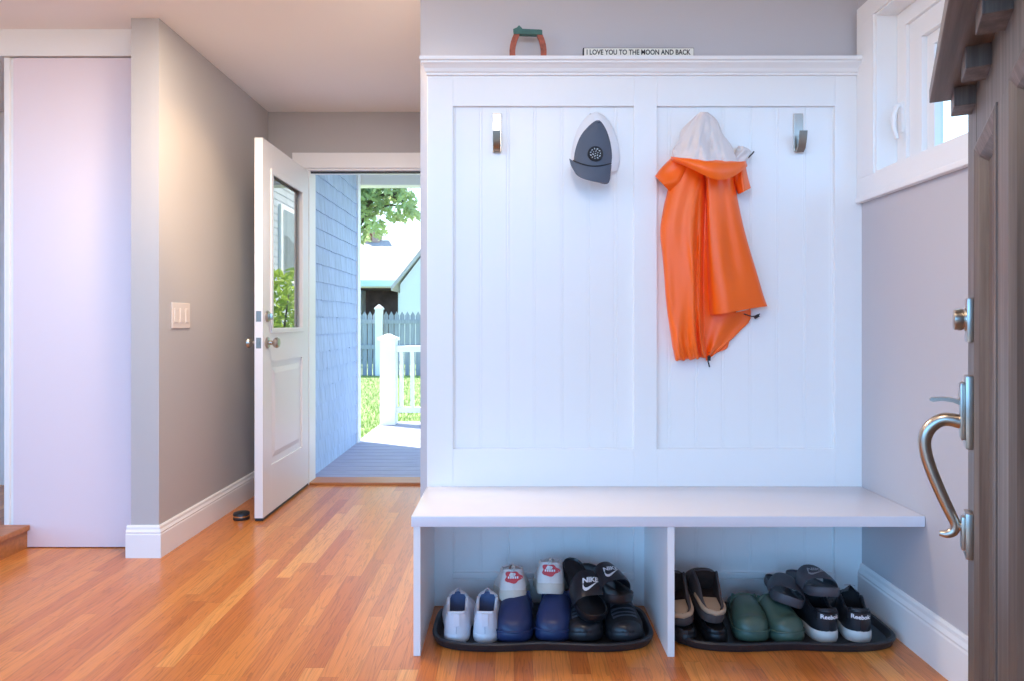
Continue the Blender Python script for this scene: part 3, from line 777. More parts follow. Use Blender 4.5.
def slide(name, loc, rot, label, group, L_=0.275, W=0.098, mats=None, logo=True, logo_mat=None, strap0=0.46, strap1=0.76, sh=0.066):
    bed, strapm = mats
    r = empty(name, loc, rot, label, 'slide sandal', group)
    n = 28
    WC = [(0,0.0),(0.012,0.14),(0.04,0.25),(0.09,0.34),(0.16,0.385),(0.3,0.385),(0.45,0.41),(0.6,0.47),(0.74,0.50),(0.85,0.485),(0.92,0.41),(0.965,0.30),(0.99,0.17),(1,0.0)]
    gd = hwid.__defaults__; hwid.__defaults__ = (WC,)
    ring = [(s, 1) for s in stations(n)] + [(s, -1) for s in reversed(stations(n)[1:-1])]
    def lay(f, z):
        return [Vector((d*hwid(s, W)*f+skew(s, 0.02), L_*(0.5+(s-0.5)*(1+(f-1)*W/L_)), z(s)+0.010*max(0,(s-0.72)/0.28)**2)) for s, d in ring]
    zt = lambda s: 0.030-0.006*sin(PI*min(1, s/0.9))
    m = MB()
    m.loft([lay(0.93, lambda s: 0), lay(1.0, lambda s: 0.006), lay(1.02, lambda s: 0.018), lay(1.0, lambda s: zt(s)), lay(0.95, lambda s: zt(s)+0.001), lay(0.88, lambda s: zt(s)-0.005), lay(0.5, lambda s: zt(s)-0.007), lay(0.05, lambda s: zt(s)-0.007)])
    m.build('footbed', bed, r, local=True, smooth=40)
    # textured ridges of the footbed
    # strap
    def sp(s, u, lift=0.0):
        w = hwid(s, W)*1.05+0.003; hh = sh-0.020*(s-strap0)/(strap1-strap0)
        th = PI/2*(1-abs(u)); x = w*abs(cos(th))**0.75*(1 if u >= 0 else -1); z = 0.014+hh*sin(th)**0.8
        nr = Vector((x/w, 0.25, sin(th)+0.1)).normalized()
        return Vector((x+skew(s, 0.02), s*L_, z+0.004))+nr*lift
    m = MB(); rows_o, rows_i = [], []
    for k in range(11):
        t = k/10
        rows_o.append([sp(strap0+(strap1-strap0)*t+0.03*(1-abs(u/12))**1.5*(t-0.6), u/12, 0.005-0.003*(2*t-1)**4) for u in range(-12, 13)])
        rows_i.append([sp(strap0+(strap1-strap0)*t+0.03*(1-abs(u/12))**1.5*(t-0.6), u/12, 0.0) for u in range(-12, 13)])
    rings_ = [rows_o[k]+list(reversed(rows_i[k])) for k in range(11)]
    m.loft(rings_); so = m.build('strap', strapm, r, local=True, smooth=50)
    if logo:
        def place(x, y, lift):   # logo plane: x right when seen from the toe, y up towards the heel
            s = (strap0+strap1)/2+0.012-y/L_
            # arc length to u
            ww = hwid(s, W)*1.05+0.003; th = math.acos(min(0.95, abs(x)/ww)**(1/0.75))
            return sp(s, (1-th/(PI/2))*(-1 if x > 0 else 1), lift)
        bm = text_mesh('NIKE', 0.0205, shear=0.28, bold=0.0009, extrude=0.0)
        bmesh.ops.triangulate(bm, faces=bm.faces[:])
        bmesh.ops.subdivide_edges(bm, edges=bm.edges[:], cuts=1)
        for v in bm.verts: v.co = place(v.co.x*1.2, v.co.y*1.15+0.010, 0.0058)
        m = MB().merge(bm)
        pts = [(x*0.060, y*0.068-0.010) for x, y in swoosh_outline()]
        vs = [m.bm.verts.new(place(x, y+0.12*x, 0.0060)) for x, y in pts]
        f = m.face(vs)
        if f: bmesh.ops.triangulate(m.bm, faces=[f])
        m.build('logo', logo_mat, so, local=True)
    hwid.__defaults__ = gd
    return r

def tray(name, cx, cy, hx, hy, label):
    r = empty(name, (cx, cy, 0), label=label, cat='boot tray', group='black boot trays under the bench')
    n = 96
    def out(g):
        pts = []
        for k in range(n):
            a = 2*PI*k/n; c, s_ = cos(a), sin(a)
            e = 0.42
            x = (hx-g)*abs(c)**e*(1 if c >= 0 else -1); y = (hy-g)*abs(s_)**0.5*(1 if s_ >= 0 else -1)
            # waisted long sides, lobed ends
            y *= 1-0.085*cos(PI*x/hx*1.0)**2*(1 if abs(x) < hx*0.5 else 0)
            x *= 1-0.03*(1-abs(y)/hy)*0
            pts.append((x, y))
        return pts
    m = MB()
    lay = lambda g, z: [Vector((x, y, z)) for x, y in out(g)]
    m.loft([lay(0.022, 0.0), lay(0.010, 0.002), lay(0.002, 0.020), lay(0.0, 0.026), lay(0.003, 0.030), lay(0.012, 0.030), lay(0.016, 0.026), lay(0.024, 0.010), lay(0.034, 0.006), lay(0.12, 0.006)])
    m.build('tray_body', M['rubber'], r, local=True, smooth=40)
    return r
tray('boot_tray', 0.095, 2.338, 0.365, 0.172, 'black waisted boot tray in the cubby with white sneakers')
tray('boot_tray', 0.885, 2.338, 0.363, 0.172, 'black waisted boot tray in the cubby nearest the window')

R = math.radians
ZTRAY = 0.0065
# white sneakers, heels to the camera
for i, (px, lab, rz) in enumerate(((456.5, 'all white sneaker at the outer end of its tray, heel forward', 2), (485, 'all white sneaker beside the navy clog, heel forward', -2))):
    r, Hc = sneaker('white_sneaker', ((px-CX)*2.225/F, 2.218, ZTRAY), (0, 0, R(rz)), lab, 'sneaker', 'all white sneaker pair', L_=0.275, W=0.120,
        mats=(M['whiteshoe'], M['lin_blue'], M['whiteshoe']), heel_h=0.098, tongue_h=0.140, top_h=0.126, lace_mat=M['print'], throat=0.44)
    drop(r)
    m = MB(); m.box(-0.011, 0.011, -0.0035, 0.010, 0.058, 0.099, 0.002); m.build('heel_tab', M['whiteshoe'], r, local=True)

# navy clogs, toes to the camera
def toe_at(px, py_z, Y, L_, rz):
    """empty location (heel) so that the toe of a shoe turned by rz sits at pixel column px and depth Y"""
    a = R(rz); x = (px-CX)*Y/F
    return (x+sin(a)*L_, Y-cos(a)*L_, py_z)
clog('navy_clog', toe_at(515, ZTRAY, 2.212, 0.27, 178), (0, 0, R(178)), 'navy foam clog between the white sneaker and another navy clog', 'navy clog pair', L_=0.27, W=0.118, mats=(M['navy'], M['navyd']), vamp_h=0.125, toe_h=0.078)
clog('navy_clog', toe_at(553, ZTRAY, 2.220, 0.27, 172), (0, 0, R(172)), 'navy foam clog beside the black slides and black sneakers', 'navy clog pair', L_=0.27, W=0.118, mats=(M['navy'], M['navyd']), vamp_h=0.125, toe_h=0.078)

# off-white sneakers with red heel patches, stacked on the clogs
for px, lab, rz, py, rx in ((513.5, 'off white sneaker with red heel patch atop the first navy clog', 3, 602, 13), (550, 'off white sneaker with red heel patch next to the black slide', -4, 595, 13)):
    Y = 2.300; zz = H-(py-CY)*Y/F
    r, Hc = sneaker('patched_sneaker', ((px-CX)*Y/F, Y, zz), (R(-rx), 0, R(rz)), lab, 'sneaker', 'sneakers with red heel patches', L_=0.235, W=0.130,
        mats=(M['creamshoe'], M['creamshoe'], M['cream']), heel_h=0.099, sole_h=0.034, tongue_h=0.108, top_h=0.106, lace_mat=M['print'])
    drop(r)
    m = MB(); vs = []
    for k in range(28):
        a = 2*PI*k/28; rr = 0.021*(1+0.12*cos(5*a+0.5)+0.10*cos(3*a))
        x_, z_ = rr*1.35*cos(a), 0.078+rr*0.90*sin(a)
        vs.append((x_, z_))
    fr_ = lambda q, d: Vector((q[0], d+ (q[0]**2)*16.0-0.001, q[1]))
    m.prism(vs, lambda q: fr_(q, -0.004), lambda q: fr_(q, 0.006))
    m.build('heel_patch', M['redpatch'], r, local=True, smooth=30)
    m = MB()
    for k in range(5):
        xa = -0.018+0.0075*k
        m.box(xa, xa+0.005, -0.0065+((xa+0.0025)**2)*16, 0.0, 0.074, 0.081, 0.0008)
    m.build('patch_stitching', M['print'], r, local=True)
    m = MB(); m.tube([Vector((d*0.006, 0.003, 0.094+0.022*(1-d*d))) for d in (-1,-0.8,-0.4,0,0.4,0.8,1)], 0.002, 6); m.build('pull_loop', M['cream'], r, local=True)

# black sneakers under the slides, toes to the camera
for px, lab, rz in ((588, 'black laced sneaker under the black slide, beside the navy clog', 182), (631, 'black laced sneaker at the divider end of its tray', 186)):
    r, Hc = sneaker('black_sneaker', toe_at(px, ZTRAY, 2.212, 0.29, rz), (0, 0, R(rz)), lab, 'sneaker', 'black laced sneaker pair', L_=0.29, W=0.126,
        mats=(M['black'], M['lin_dark'], M['rubber']), heel_h=0.095, toe_h=0.076, tongue_h=0.130, top_h=0.116, lace_mat=M['blacklace'], throat=0.40, lace_end=0.80, lace_n=7)
    drop(r)
    Hq = Hc
    m = MB(); rows = []
    for i in range(7):
        s_ = 0.90+0.095*i/6
        rows.append([arch_pt(s_, u/8, 0.29, 0.126, 0.026, Hq, lift=0.0015, spring=0.012) for u in range(-8, 9)])
    m.grid(rows); m.build('toe_cap', M['blackleather'], r, local=True, smooth=60)

# aim helper: place a shoe so local y runs from A (heel) to B (toe), with roll
def aim(o, A, B, roll=0.0):
    A, B = Vector(A), Vector(B)
    y = (B-A).normalized(); x = y.cross(Vector((0,0,1))).normalized(); z = x.cross(y)
    mt = Matrix((x, y, z)).transposed()
    if roll: mt = mt @ Matrix.Rotation(roll, 3, 'Y')
    o.location = A; o.rotation_euler = mt.to_euler()
s1 = slide('black_slide', (0,0,0), (0,0,0), 'black slide sandal with white swoosh leaning beside the patched sneaker', 'black slide pair', mats=(M['blackgloss'], M['blackleather']), logo_mat=M['print'], W=0.105)
aim(s1, P(568, 564, 2.455), P(594, 617, 2.245), R(-3))
s2 = slide('black_slide', (0,0,0), (0,0,0), 'black slide sandal with white swoosh tilted atop the black sneaker', 'black slide pair', mats=(M['blackgloss'], M['blackleather']), logo_mat=M['print'], W=0.105)
aim(s2, P(583, 571, 2.485), P(617, 599, 2.290), R(-3))

# ---- second cubby
# black slip-on clogs below, brown lined clogs above, heels to the camera
for px, lab, rz in ((688, 'black clog under the taupe clog beside the bench divider', 0), (719, 'black clog under the taupe clog next to the green clog', 0)):
    clog('black_clog', ((px-CX)*2.212/F, 2.212, ZTRAY), (0, 0, R(rz)), lab, 'black clog pair', L_=0.275, W=0.098, mats=(M['blackgloss'], M['lin_dark']), vamp_h=0.085, rim_h=0.05, strap=False, heel_rim=0.046)
for px, lab, ya, za, zb2, rl in ((684, 'taupe clog with tan footbed half hidden by the bench divider', 2.245, 0.050, 0.090, -6), (715, 'taupe clog with tan footbed next to the green clog', 2.252, 0.056, 0.098, 4)):
    r = clog('lined_clog', (0,0,0), (0,0,0), lab, 'lined taupe clog pair', L_=0.265, W=0.104, mats=(M['taupe'], M['brownlin']), vamp_h=0.105, rim_h=0.066, strap=False, throat=0.60, heel_rim=0.044)
    A = Vector(((px-CX)*ya/F, ya, za))
    B = A+Vector((-0.004 if px > 700 else 0.004, 0.255, zb2-za))
    aim(r, A, B, R(rl))
    # tan heel pad
    m = MB(); rows = []
    ring = [(s_/20*0.30+0.02, 1) for s_ in range(0, 21)]+[(s_/20*0.30+0.02, -1) for s_ in range(20, -1, -1)]
    WCm = [(0,0.0),(0.012,0.13),(0.04,0.24),(0.09,0.33),(0.16,0.38),(0.3,0.40),(0.45,0.43)]
    lay = lambda f, z: [Vector((d*(interp(WCm, s_)*0.104*f-0.012), s_*0.265+0.006, z)) if interp(WCm, s_)*0.104*f > 0.012 else Vector((0, s_*0.265+0.006, z)) for s_, d in ring]
    m.loft([lay(1.0, 0.030), lay(1.0, 0.041), lay(0.9, 0.0425)]); m.build('heel_pad', M['tan'], r, local=True, smooth=40)
    m = MB()
    pts = [Vector((d*hwid(s_, 0.104)*1.06, s_*0.265-0.002, 0.040+0.012*max(0, s_-0.1))) for s_, d in [(s2_/100, 1) for s2_ in range(40, 2, -3)]+[(0.0, 0)]+[(s2_/100, -1) for s2_ in range(4, 41, 3)]]
    m.tube(pts, 0.0060, 8, flat=1.5); m.build('heel_rim', M['tan'], r, local=True, smooth=60)

# green clogs
clog('green_clog', toe_at(757, ZTRAY, 2.215, 0.275, 176), (0, 0, R(176)), 'dark green foam clog beside the taupe clog', 'green clog pair', L_=0.275, W=0.112, mats=(M['green'], M['greend']), vamp_h=0.102, toe_h=0.080, strap=False, throat=0.40)
clog('green_clog', toe_at(797, ZTRAY, 2.212, 0.275, 192), (0, 0, R(192)), 'dark green foam clog beside the black and white sneaker', 'green clog pair', L_=0.275, W=0.112, mats=(M['green'], M['greend']), vamp_h=0.102, toe_h=0.080, strap=False, throat=0.40)

# black and white sneakers, heels to the camera
for px, lab, rz in ((829, 'black leather sneaker with white sole beside the green clog', 1), (860, 'black leather sneaker with white sole nearest the window wall', -11)):
    r, Hc = sneaker('heel_logo_sneaker', ((px-CX)*2.226/F, 2.222, ZTRAY), (0, 0, R(rz)), lab, 'sneaker', 'white soled black sneaker pair', L_=0.28, W=0.126,
        mats=(M['blackleather'], M['lin_dark'], M['whitesole']), heel_h=0.106, sole_h=0.036, tongue_h=0.145, top_h=0.128, lace_mat=M['blacklace'])
    drop(r)
    bm = text_mesh('Reebok', 0.021, bold=0.0006, extrude=0.0)
    bmesh.ops.triangulate(bm, faces=bm.faces[:]); bmesh.ops.subdivide_edges(bm, edges=bm.edges[:], cuts=1)
    xx = [v.co.x for v in bm.verts]; sc_ = 0.058/(max(xx)-min(xx))
    tb = MB()
    rowsA = []
    fy = lambda x_: -0.0055+abs(x_)**2*14.0
    for z_, dd in ((0.072, 0.012), (0.076, 0.0), (0.098, 0.0), (0.103, 0.012)):
        rowsA.append([Vector((x_/20*0.034, fy(x_/20*0.034)+dd+0.002*0, z_)) for x_ in range(-20, 21, 2)])
    ringsA = [ra+[v+Vector((0,0.014,0)) for v in reversed(ra)] for ra in rowsA]
    tb.loft(ringsA); ht = tb.build('heel_tab', M['blackleather'], r, local=True, smooth=40)
    for v in bm.verts: v.co = Vector((v.co.x*sc_, fy(v.co.x*sc_)-0.0008, 0.087+v.co.y*0.9))
    MB().merge(bm).build('heel_lettering', M['print'], ht, local=True)
    m = MB(); m.tube([Vector((-0.016, 0.125, 0.142)), Vector((0, 0.120, 0.147)), Vector((0.016, 0.125, 0.142))], 0.004, 6, flat=0.5)
    m.build('tongue_label', M['greylogo'], r, local=True)

# grey slides stacked on the green clogs
g1 = slide('grey_slide', (0,0,0), (0,0,0), 'charcoal slide sandal lying directly on the green clog', 'charcoal slide pair', mats=(M['greyfoam'], M['greyfoam']), logo_mat=M['greylogo'], logo=False, W=0.105, sh=0.054)
aim(g1, P(772, 583, 2.53), P(789, 607, 2.285), R(-16))
g2 = slide('grey_slide', (0,0,0), (0,0,0), 'charcoal slide sandal with silver logo, topmost on the green clog', 'charcoal slide pair', mats=(M['greyfoam'], M['greyfoam']), logo_mat=M['greylogo'], logo=True, W=0.105, sh=0.056)
aim(g2, P(792, 578, 2.50), P(822, 595, 2.290), R(-4))

# ------------------------------------------------------------------ trucker cap on the second hook
cap = empty('trucker_cap', (px2x(593, YR), YR, 1.80), label='slate grey trucker cap with white netting and round patch', cat='cap')
def CP(px, py, d): 
    Y = YR-d
    return Vector(((px-CX)*Y/F, Y, H-(py-CY)*Y/F))
# netting: shell behind, wider than the front
m = MB(); rg = []
for i in range(15):
    t = i/14
    py = 111.5+58*t
    hwp = 24.5*(max(0.0, 1-(1-t)**2.4))**0.62*(1-0.10*max(0, t-0.8)/0.2) + 0.4
    cxp = 596-0.6*t
    d = 0.015+0.045*(1-(1-t)**2)**0.5-0.015*max(0, t-0.8)/0.2
    row = []
    for k in range(17):
        a = PI*k/16
        row.append(CP(cxp-hwp*cos(a), py+3*t*sin(a), 0.006+d*sin(a)))
    for k in range(1, 8):
        row.append(CP(cxp+hwp*(1-2*k/8), py, 0.004))
    rg.append(row)
m.loft(rg); m.build('netting', M['capmesh'], cap, smooth=60)
# front panel
m = MB(); rg = []
LFT = [(120.3,596.5),(122,593.5),(127,588),(135,581.5),(145,577),(155,574.5),(165,573.5)]
RGT = [(120.3,599.5),(122,601.5),(127,605),(135,608.5),(145,611),(155,612),(166,611)]
for i in range(19):
    t = i/18; py = 120.3+45.5*t**1.15
    xl = interp(LFT, py); xr = interp(RGT, py)
    row = []
    for k in range(21):
        u = k/20
        bul = sin(PI*u)**0.55
        yy = py+(3.0*sin(PI*u)*t)+ (3.0*(u-0.5))*t
        row.append(CP(xl+(xr-xl)*u, yy, 0.048+0.010*t+0.042*bul*(0.2+0.8*t**0.6)))
    for k in range(1, 6): row.append(CP(xr+(xl-xr)*k/6, py, 0.044))
    rg.append(row)
m.loft(rg); m.build('front_panel', M['capgrey'], cap, smooth=60)
# brim
YB1 = [(0,158.5),(0.03,164),(0.09,169),(0.18,174.5),(0.32,178),(0.5,180.3),(0.7,182.2),(0.85,183.6),(0.93,182.5),(0.975,177),(1.0,165.5)]
m = MB(); A_, B_ = [], []
for i in range(9):
    t = i/8
    a1, b1 = [], []
    for k in range(33):
        u = k/32; q = sin(PI*u)
        x0_ = 573.0+38.2*u; y0_ = 161.0+4.0*q+2.8*u
        x1_ = 569.3+42.2*u; y1_ = interp(YB1, u)
        x_ = x0_+(x1_-x0_)*t; y_ = y0_+(y1_-y0_)*t
        d = 0.057+0.040*q**0.55+0.040*t*q**0.45-0.010*t*t
        a1.append(CP(x_, y_, d+0.002)); b1.append(CP(x_, y_+0.5, d-0.003))
    A_.append(a1); B_.append(b1)
m.loft([a+list(reversed(b)) for a, b in zip(A_, B_)]); br = m.build('brim', M['capgrey'], cap, smooth=50)
m = MB(); m.tube([CP(573.0+38.2*u/20, 160.6+4.0*sin(PI*u/20)+2.8*u/20, 0.059+0.041*sin(PI*u/20)**0.55) for u in range(21)], 0.0022, 6)
m.build('brim_seam', M['patchblk'], br, smooth=60)
c = CP(598.5, 122, 0.062)
MB().lathe([(0,-0.004),(0.006,-0.003),(0.007,0.001),(0.004,0.005),(0,0.006)], 14, Matrix.Translation(c)).build('button', M['capgrey'], cap, smooth=60)
c = CP(595.5, 153.5, 0.0985)
PM = Matrix.Translation(c) @ Matrix.Rotation(R(-3), 4, 'X') @ Matrix.Rotation(PI/2, 4, 'X')
pt = MB().lathe([(0,-0.012),(0.0275,-0.012),(0.0275,-0.001),(0.026,0.001),(0.024,0.0),(0,0.0)], 32, PM).build('patch', M['patchblk'], cap, smooth=35)
m = MB(); rnd = random.Random(4)
m.lathe([(0.0005,0.0),(0.0185,0.0),(0.0185,0.0012),(0.0005,0.0012)], 28, PM) if False else None
for k in range(18):
    ring_ = 0 if k < 1 else (1 if k < 7 else 2)
    a = k*2*PI/(6 if ring_ == 1 else 11)+0.3*ring_; rr = (0, 0.009, 0.0175)[ring_]; s_ = rnd.uniform(0.0014, 0.0026)
    q = PM @ Matrix.Translation((rr*cos(a), rr*sin(a), 0)) @ Matrix.Rotation(rnd.uniform(0,3), 4, 'Z')
    m.box(-s_*1.3, s_*1.3, -s_*0.7, s_*0.7, -0.001, 0.0012, 0.0006, 1, q)
m.build('embroidery', M['patchgry'], pt)

# ------------------------------------------------------------------ orange raincoat
coat = empty('raincoat', (px2x(702, YR), YR, 1.82), label='orange hooded raincoat hanging from a hook by its hood', cat='raincoat')
def cloth(name, material, LE, RE, depth, back=0.006, rows=40, cols=44, smooth=75, skew_y=None, wav=None, parent=None):
    """closed cloth body between two pixel edges; LE/RE: (v, px, py) control points, depth(u, v) front distance from the boards"""
    m = MB(); rg = []
    for i in range(rows+1):
        v = i/rows
        lx = interp([(a, b) for a, b, c in LE], v); ly = interp([(a, c) for a, b, c in LE], v)
        rx = interp([(a, b) for a, b, c in RE], v); ry = interp([(a, c) for a, b, c in RE], v)
        row = []
        for k in range(cols+1):
            u = k/cols
            px = lx+(rx-lx)*u; py = ly+(ry-ly)*u
            if wav: 
                dx, dy = wav(u, v); px += dx; py += dy
            row.append(CP(px, py, depth(u, v)))
        for k in range(1, 8):
            u = 1-k/8
            px = lx+(rx-lx)*u; py = ly+(ry-ly)*u
            if wav:
                dx, dy = wav(u, v); px += dx; py += dy
            row.append(CP(px, py, back if not callable(back) else back(u, v)))
        rg.append(row)
    m.loft(rg)
    return m.build(name, material, parent or coat, smooth=smooth)
edge = lambda u, p=0.45: max(0.0, sin(PI*u))**p
def nz(x): return sin(x*1.7+0.4)*0.5+sin(x*3.1+1.3)*0.3+sin(x*6.3+2.1)*0.2
# back panel (lowest, shows at the bottom right)
cloth('back_panel', M['orange'], [(0,702,200),(0.55,700,290),(0.85,701,335),(1,704,356.5)], [(0,732,200),(0.55,746,270),(0.72,751,317),(0.80,741,330),(0.93,729,342),(1,716,353)],
      lambda u, v: 0.008+0.022*edge(u)*(0.6+0.4*v)+0.006*sin(u*11+v*3), back=0.003)
cloth('hem_tail', M['orange'], [(0,700,330),(1,706,361)], [(0,730,325),(0.6,728,347),(1,718,352)], lambda u, v: 0.006+0.012*edge(u)+0.004*sin(u*14), back=0.002, rows=14, cols=20)
# left front with gathered hem
def dl(u, v):
    g = 0.3+0.7*min(1, v*2.2)
    folds = 0.014*sin(u*8.5+0.9*sin(v*3)+0.6)*g + 0.0035*sin(u*15+v*5+1.5*sin(v*7))*g
    gather = 0.004*sin(u*46)*max(0, (v-0.82)/0.18) - 0.016*max(0, (v-0.93)/0.07)
    crease = -0.030*math.exp(-((u-0.84+0.05*v)/0.05)**2)*min(1, max(0, (v-0.12)*4))
    diag = 0.009*math.exp(-((u-0.66-0.42*(v-0.36))/0.055)**2)*max(0, min(1, (v-0.33)*5))
    return 0.012+(0.062+0.018*sin(PI*v))*edge(u, 0.5)+folds+gather+crease+diag
def wl(u, v):
    return (1.0*sin(v*17)*(1-u)*0.4, 1.2*sin(u*30)*max(0, (v-0.95)/0.05)+2.5*sin(PI*u)*max(0, v-0.9)*10*0.4)
cloth('left_front', M['orange'], [(0,676,162),(0.07,671,176),(0.18,664,205),(0.30,660.5,232),(0.42,662,255),(0.60,665.5,292),(0.78,669,326),(0.90,672,346),(0.95,673.5,351),(1,675.5,360)],
      [(0,706,164),(0.1,706,180),(0.3,705,225),(0.6,704,280),(0.85,704,330),(0.94,706,348),(1,708,356)], dl, rows=56, cols=60, wav=wl)
# right front, flaring to a clean hem
def dr(u, v):
    g = 0.3+0.7*min(1, v*1.6)
    folds = 0.015*sin(u*7.0+1.2-v*1.5)*g+0.004*sin(u*17+v*2)*g*(1-v*0.5)
    slot = -0.032*math.exp(-((u-0.02)/0.05)**2)
    bulge = 0.012*math.exp(-((u-0.6)/0.22)**2-((v-0.9)/0.10)**2)
    return 0.020+(0.060+0.010*v)*edge(u, 0.42)+folds+slot+bulge
cloth('right_front', M['orange'], [(0,702,164),(0.15,704,185),(0.5,705,240),(0.8,706.5,285),(1,708,314.5)], [(0,734,166),(0.12,735,182),(0.3,739,206),(0.5,746,236),(0.75,756,270),(0.93,764,297),(1,767.5,307)], dr, rows=50, cols=50, back=0.030,
      wav=lambda u, v: (0, 1.5*sin(u*5+0.5)*max(0, v-0.9)*10*0.6))
# pale strip of lining under the right hem
cloth('hem_lining', M['hoodlin'], [(0,736,303),(1,736,312.5)], [(0,749,301),(1,749,309.5)], lambda u, v: 0.040+0.012*edge(u), back=0.02, rows=6, cols=10)
# sleeves: two short turned-in stubs at the shoulders
def stub(name, pts_l, pts_r, d0, d1):
    return cloth(name, M['orange'], pts_l, pts_r, lambda u, v: d0+(d1)*edge(u, 0.5)+0.006*sin(u*9+v*4), back=0.008, rows=22, cols=24)
stub('sleeve', [(0,672,157),(0.45,662,167),(1,655,176)], [(0,694,160),(0.5,686,186),(1,672,194)], 0.02, 0.055)
stub('sleeve', [(0,728,160),(0.5,734,183),(1,738,194.5)], [(0,745,161),(0.5,747.5,175),(1,751,188)], 0.02, 0.05)
# hood: pale lining as a draped cone, orange brim below
def dh(u, v):
    rad = 0.010+0.085*v**0.8
    folds = (0.011*sin(u*13+1.0+2.5*v+sin(v*5))+0.007*sin(u*23-v*5)+0.006*nz(u*22+v*6))*min(1, v*1.6)*(1-0.6*max(0, v-0.75)*4)
    pinch = 0.03*math.exp(-(v/0.12)**2)*edge(u)
    return 0.046+rad*edge(u, 0.5)+folds+pinch
cloth('hood_lining', M['hoodlin'], [(0,700,112),(0.12,693,117),(0.3,684,128),(0.55,677,140),(0.8,673.5,151),(1,671.5,158)],
      [(0,708,112),(0.12,715,119),(0.3,722,130),(0.5,728,141),(0.66,733,150),(0.8,738,157),(1,742,164)], dh, rows=40, cols=56, back=0.010,
      wav=lambda u, v: (1.2*sin(v*14+u*6)*(abs(u-0.5)*2)**4, 5.0*sin(PI*u)*v**2))
cloth('hood_lining', M['hoodlin'], [(0,738,146),(0.4,735,152),(1,732,163)], [(0,743,146),(0.4,751,151),(0.75,748.5,158),(1,745.5,164)], lambda u, v: 0.03+0.04*edge(u)+0.006*sin(u*8+v*9), back=0.008, rows=20, cols=20)
def db(u, v): return 0.062+0.094*edge(u, 0.5)-0.004*v+0.003*sin(u*13)+0.008*sin(PI*v)
cloth('hood_brim', M['orange'], [(0,670.5,156.5),(1,672,161)], [(0,746,161),(1,747.5,166)], db, rows=14, cols=56, back=0.03,
      wav=lambda u, v: (0, (3.0*sin(PI*u)**1.0+2.0*sin(2*PI*u)*-0.4)*(1-v) + v*(17.0*max(0, sin(PI*u**1.35))**1.0 - 3.5*sin(PI*u)*(1-u))))
# cords and toggles
m = MB(); m.tube([CP(744,314,0.03), CP(752,316.5,0.025), CP(756,316,0.02)], 0.0022, 8); c = CP(756.5, 316.5, 0.02)
m.tube([c+Vector((-0.008,0,-0.004)), c+Vector((0.008,0,0.004))], 0.006, 10); m.tube([c, c+Vector((0.012,0,0.010))], 0.002, 6)
m.build('drawcord', M['cord'], coat, smooth=60)
m = MB(); m.tube([CP(709.5,352,0.03), CP(709,357,0.03), CP(708,361,0.028), CP(709.5,367,0.026)], 0.0026, 8); c = CP(709, 358.5, 0.03)
m.tube([c+Vector((0,0,-0.008)), c+Vector((0,0,0.008))], 0.006, 10); m.build('drawcord', M['cord'], coat, smooth=60)
m = MB(); m.tube([CP(748,158,0.04), CP(752,154,0.045), CP(754,151.5,0.045)], 0.0026, 8); m.build('drawcord', M['cord'], coat, smooth=60)

# ------------------------------------------------------------------ outdoors
ZD = -0.03
m = MB(); y = YF+0.165
while y < 7.36:
    m.box(-1.42, 4.0, y, y+0.132, ZD-0.03, ZD, 0.003, 1); y += 0.138
m.box(-1.40, 4.0, YF+0.165, 7.34, ZD-0.25, ZD-0.03)
struct(m, 'deck', M['deck'], 'blue grey porch deck of boards outside the rear door', 'deck')
struct(box(-60, 60, YF+0.165, 90, -0.75, -0.45), 'lawn', M['lawn'], 'sunlit green back lawn beyond the porch', 'lawn')
rnd = random.Random(11); m = MB()
for k in range(9000):
    Y = 6.3+13*rnd.random()**1.3; x_ = (355+rnd.random()*75-CX)*Y/F
    if x_ > -1.42 and Y < 7.4: continue
    a = rnd.uniform(0, PI); h_ = rnd.uniform(0.03, 0.08); w_ = 0.006; le = rnd.uniform(-0.03, 0.03)
    b0 = Vector((x_, Y, -0.452)); dx = Vector((cos(a)*w_, sin(a)*w_, 0))
    vs = [m.bm.verts.new(q) for q in (b0-dx, b0+dx, b0+Vector((le, le*0.5, h_)))]
    m.face(vs)
tag(m.build('lawn_grass', M['grassblade']), 'short sunlit grass blades on the back lawn', 'grass', kind='stuff')
# shingled house wall beside the porch
XS = -1.40; YS0, YS1 = YF+0.14, 6.16
rnd = random.Random(3); m = MB()
m.box(XS-0.15, XS-0.02, YS0, YS1, -0.45, 2.50)
zc = -0.06; course = 0.127; ci = 0
while zc < 2.45:
    y = YS0+ (0 if ci % 2 else -0.05)
    while y < YS1:
        w_ = rnd.uniform(0.09, 0.2); a, b = max(y, YS0)+0.0015, min(y+w_, YS1)-0.0015
        if b-a > 0.01:
            dz = rnd.uniform(-0.003, 0.003)
            pr = [(XS-0.022, zc+dz), (XS, zc+dz), (XS-0.012, zc+course+0.02), (XS-0.022, zc+course+0.02)]
            m.loft([[Vector((p[0], a, p[1])) for p in pr], [Vector((p[0], b, p[1])) for p in pr]])
        y += w_
    zc += course; ci += 1
struct(m, 'wall_porch', M['shingle'], 'blue grey shingled wall beside the porch', 'wall')
struct(box(XS-0.13, XS+0.012, YS1-0.012, YS1+0.09, -0.45, 2.44, 0.003), 'trim_6', M['outwhite'], 'white corner board at the end of the shingles', 'trim')
m = MB(); m.box(-1.9, 0.3, YF+0.14, 6.55, 2.40, 2.48); m.box(-1.9, 0.3, 6.25, 6.40, 2.29, 2.40, 0.004); m.box(-1.9, 0.3, YF+0.14, YF+0.2, 2.3, 2.4)
struct(m, 'ceiling_porch', M['soffit'], 'white soffit and beam over the porch', 'porch ceiling')
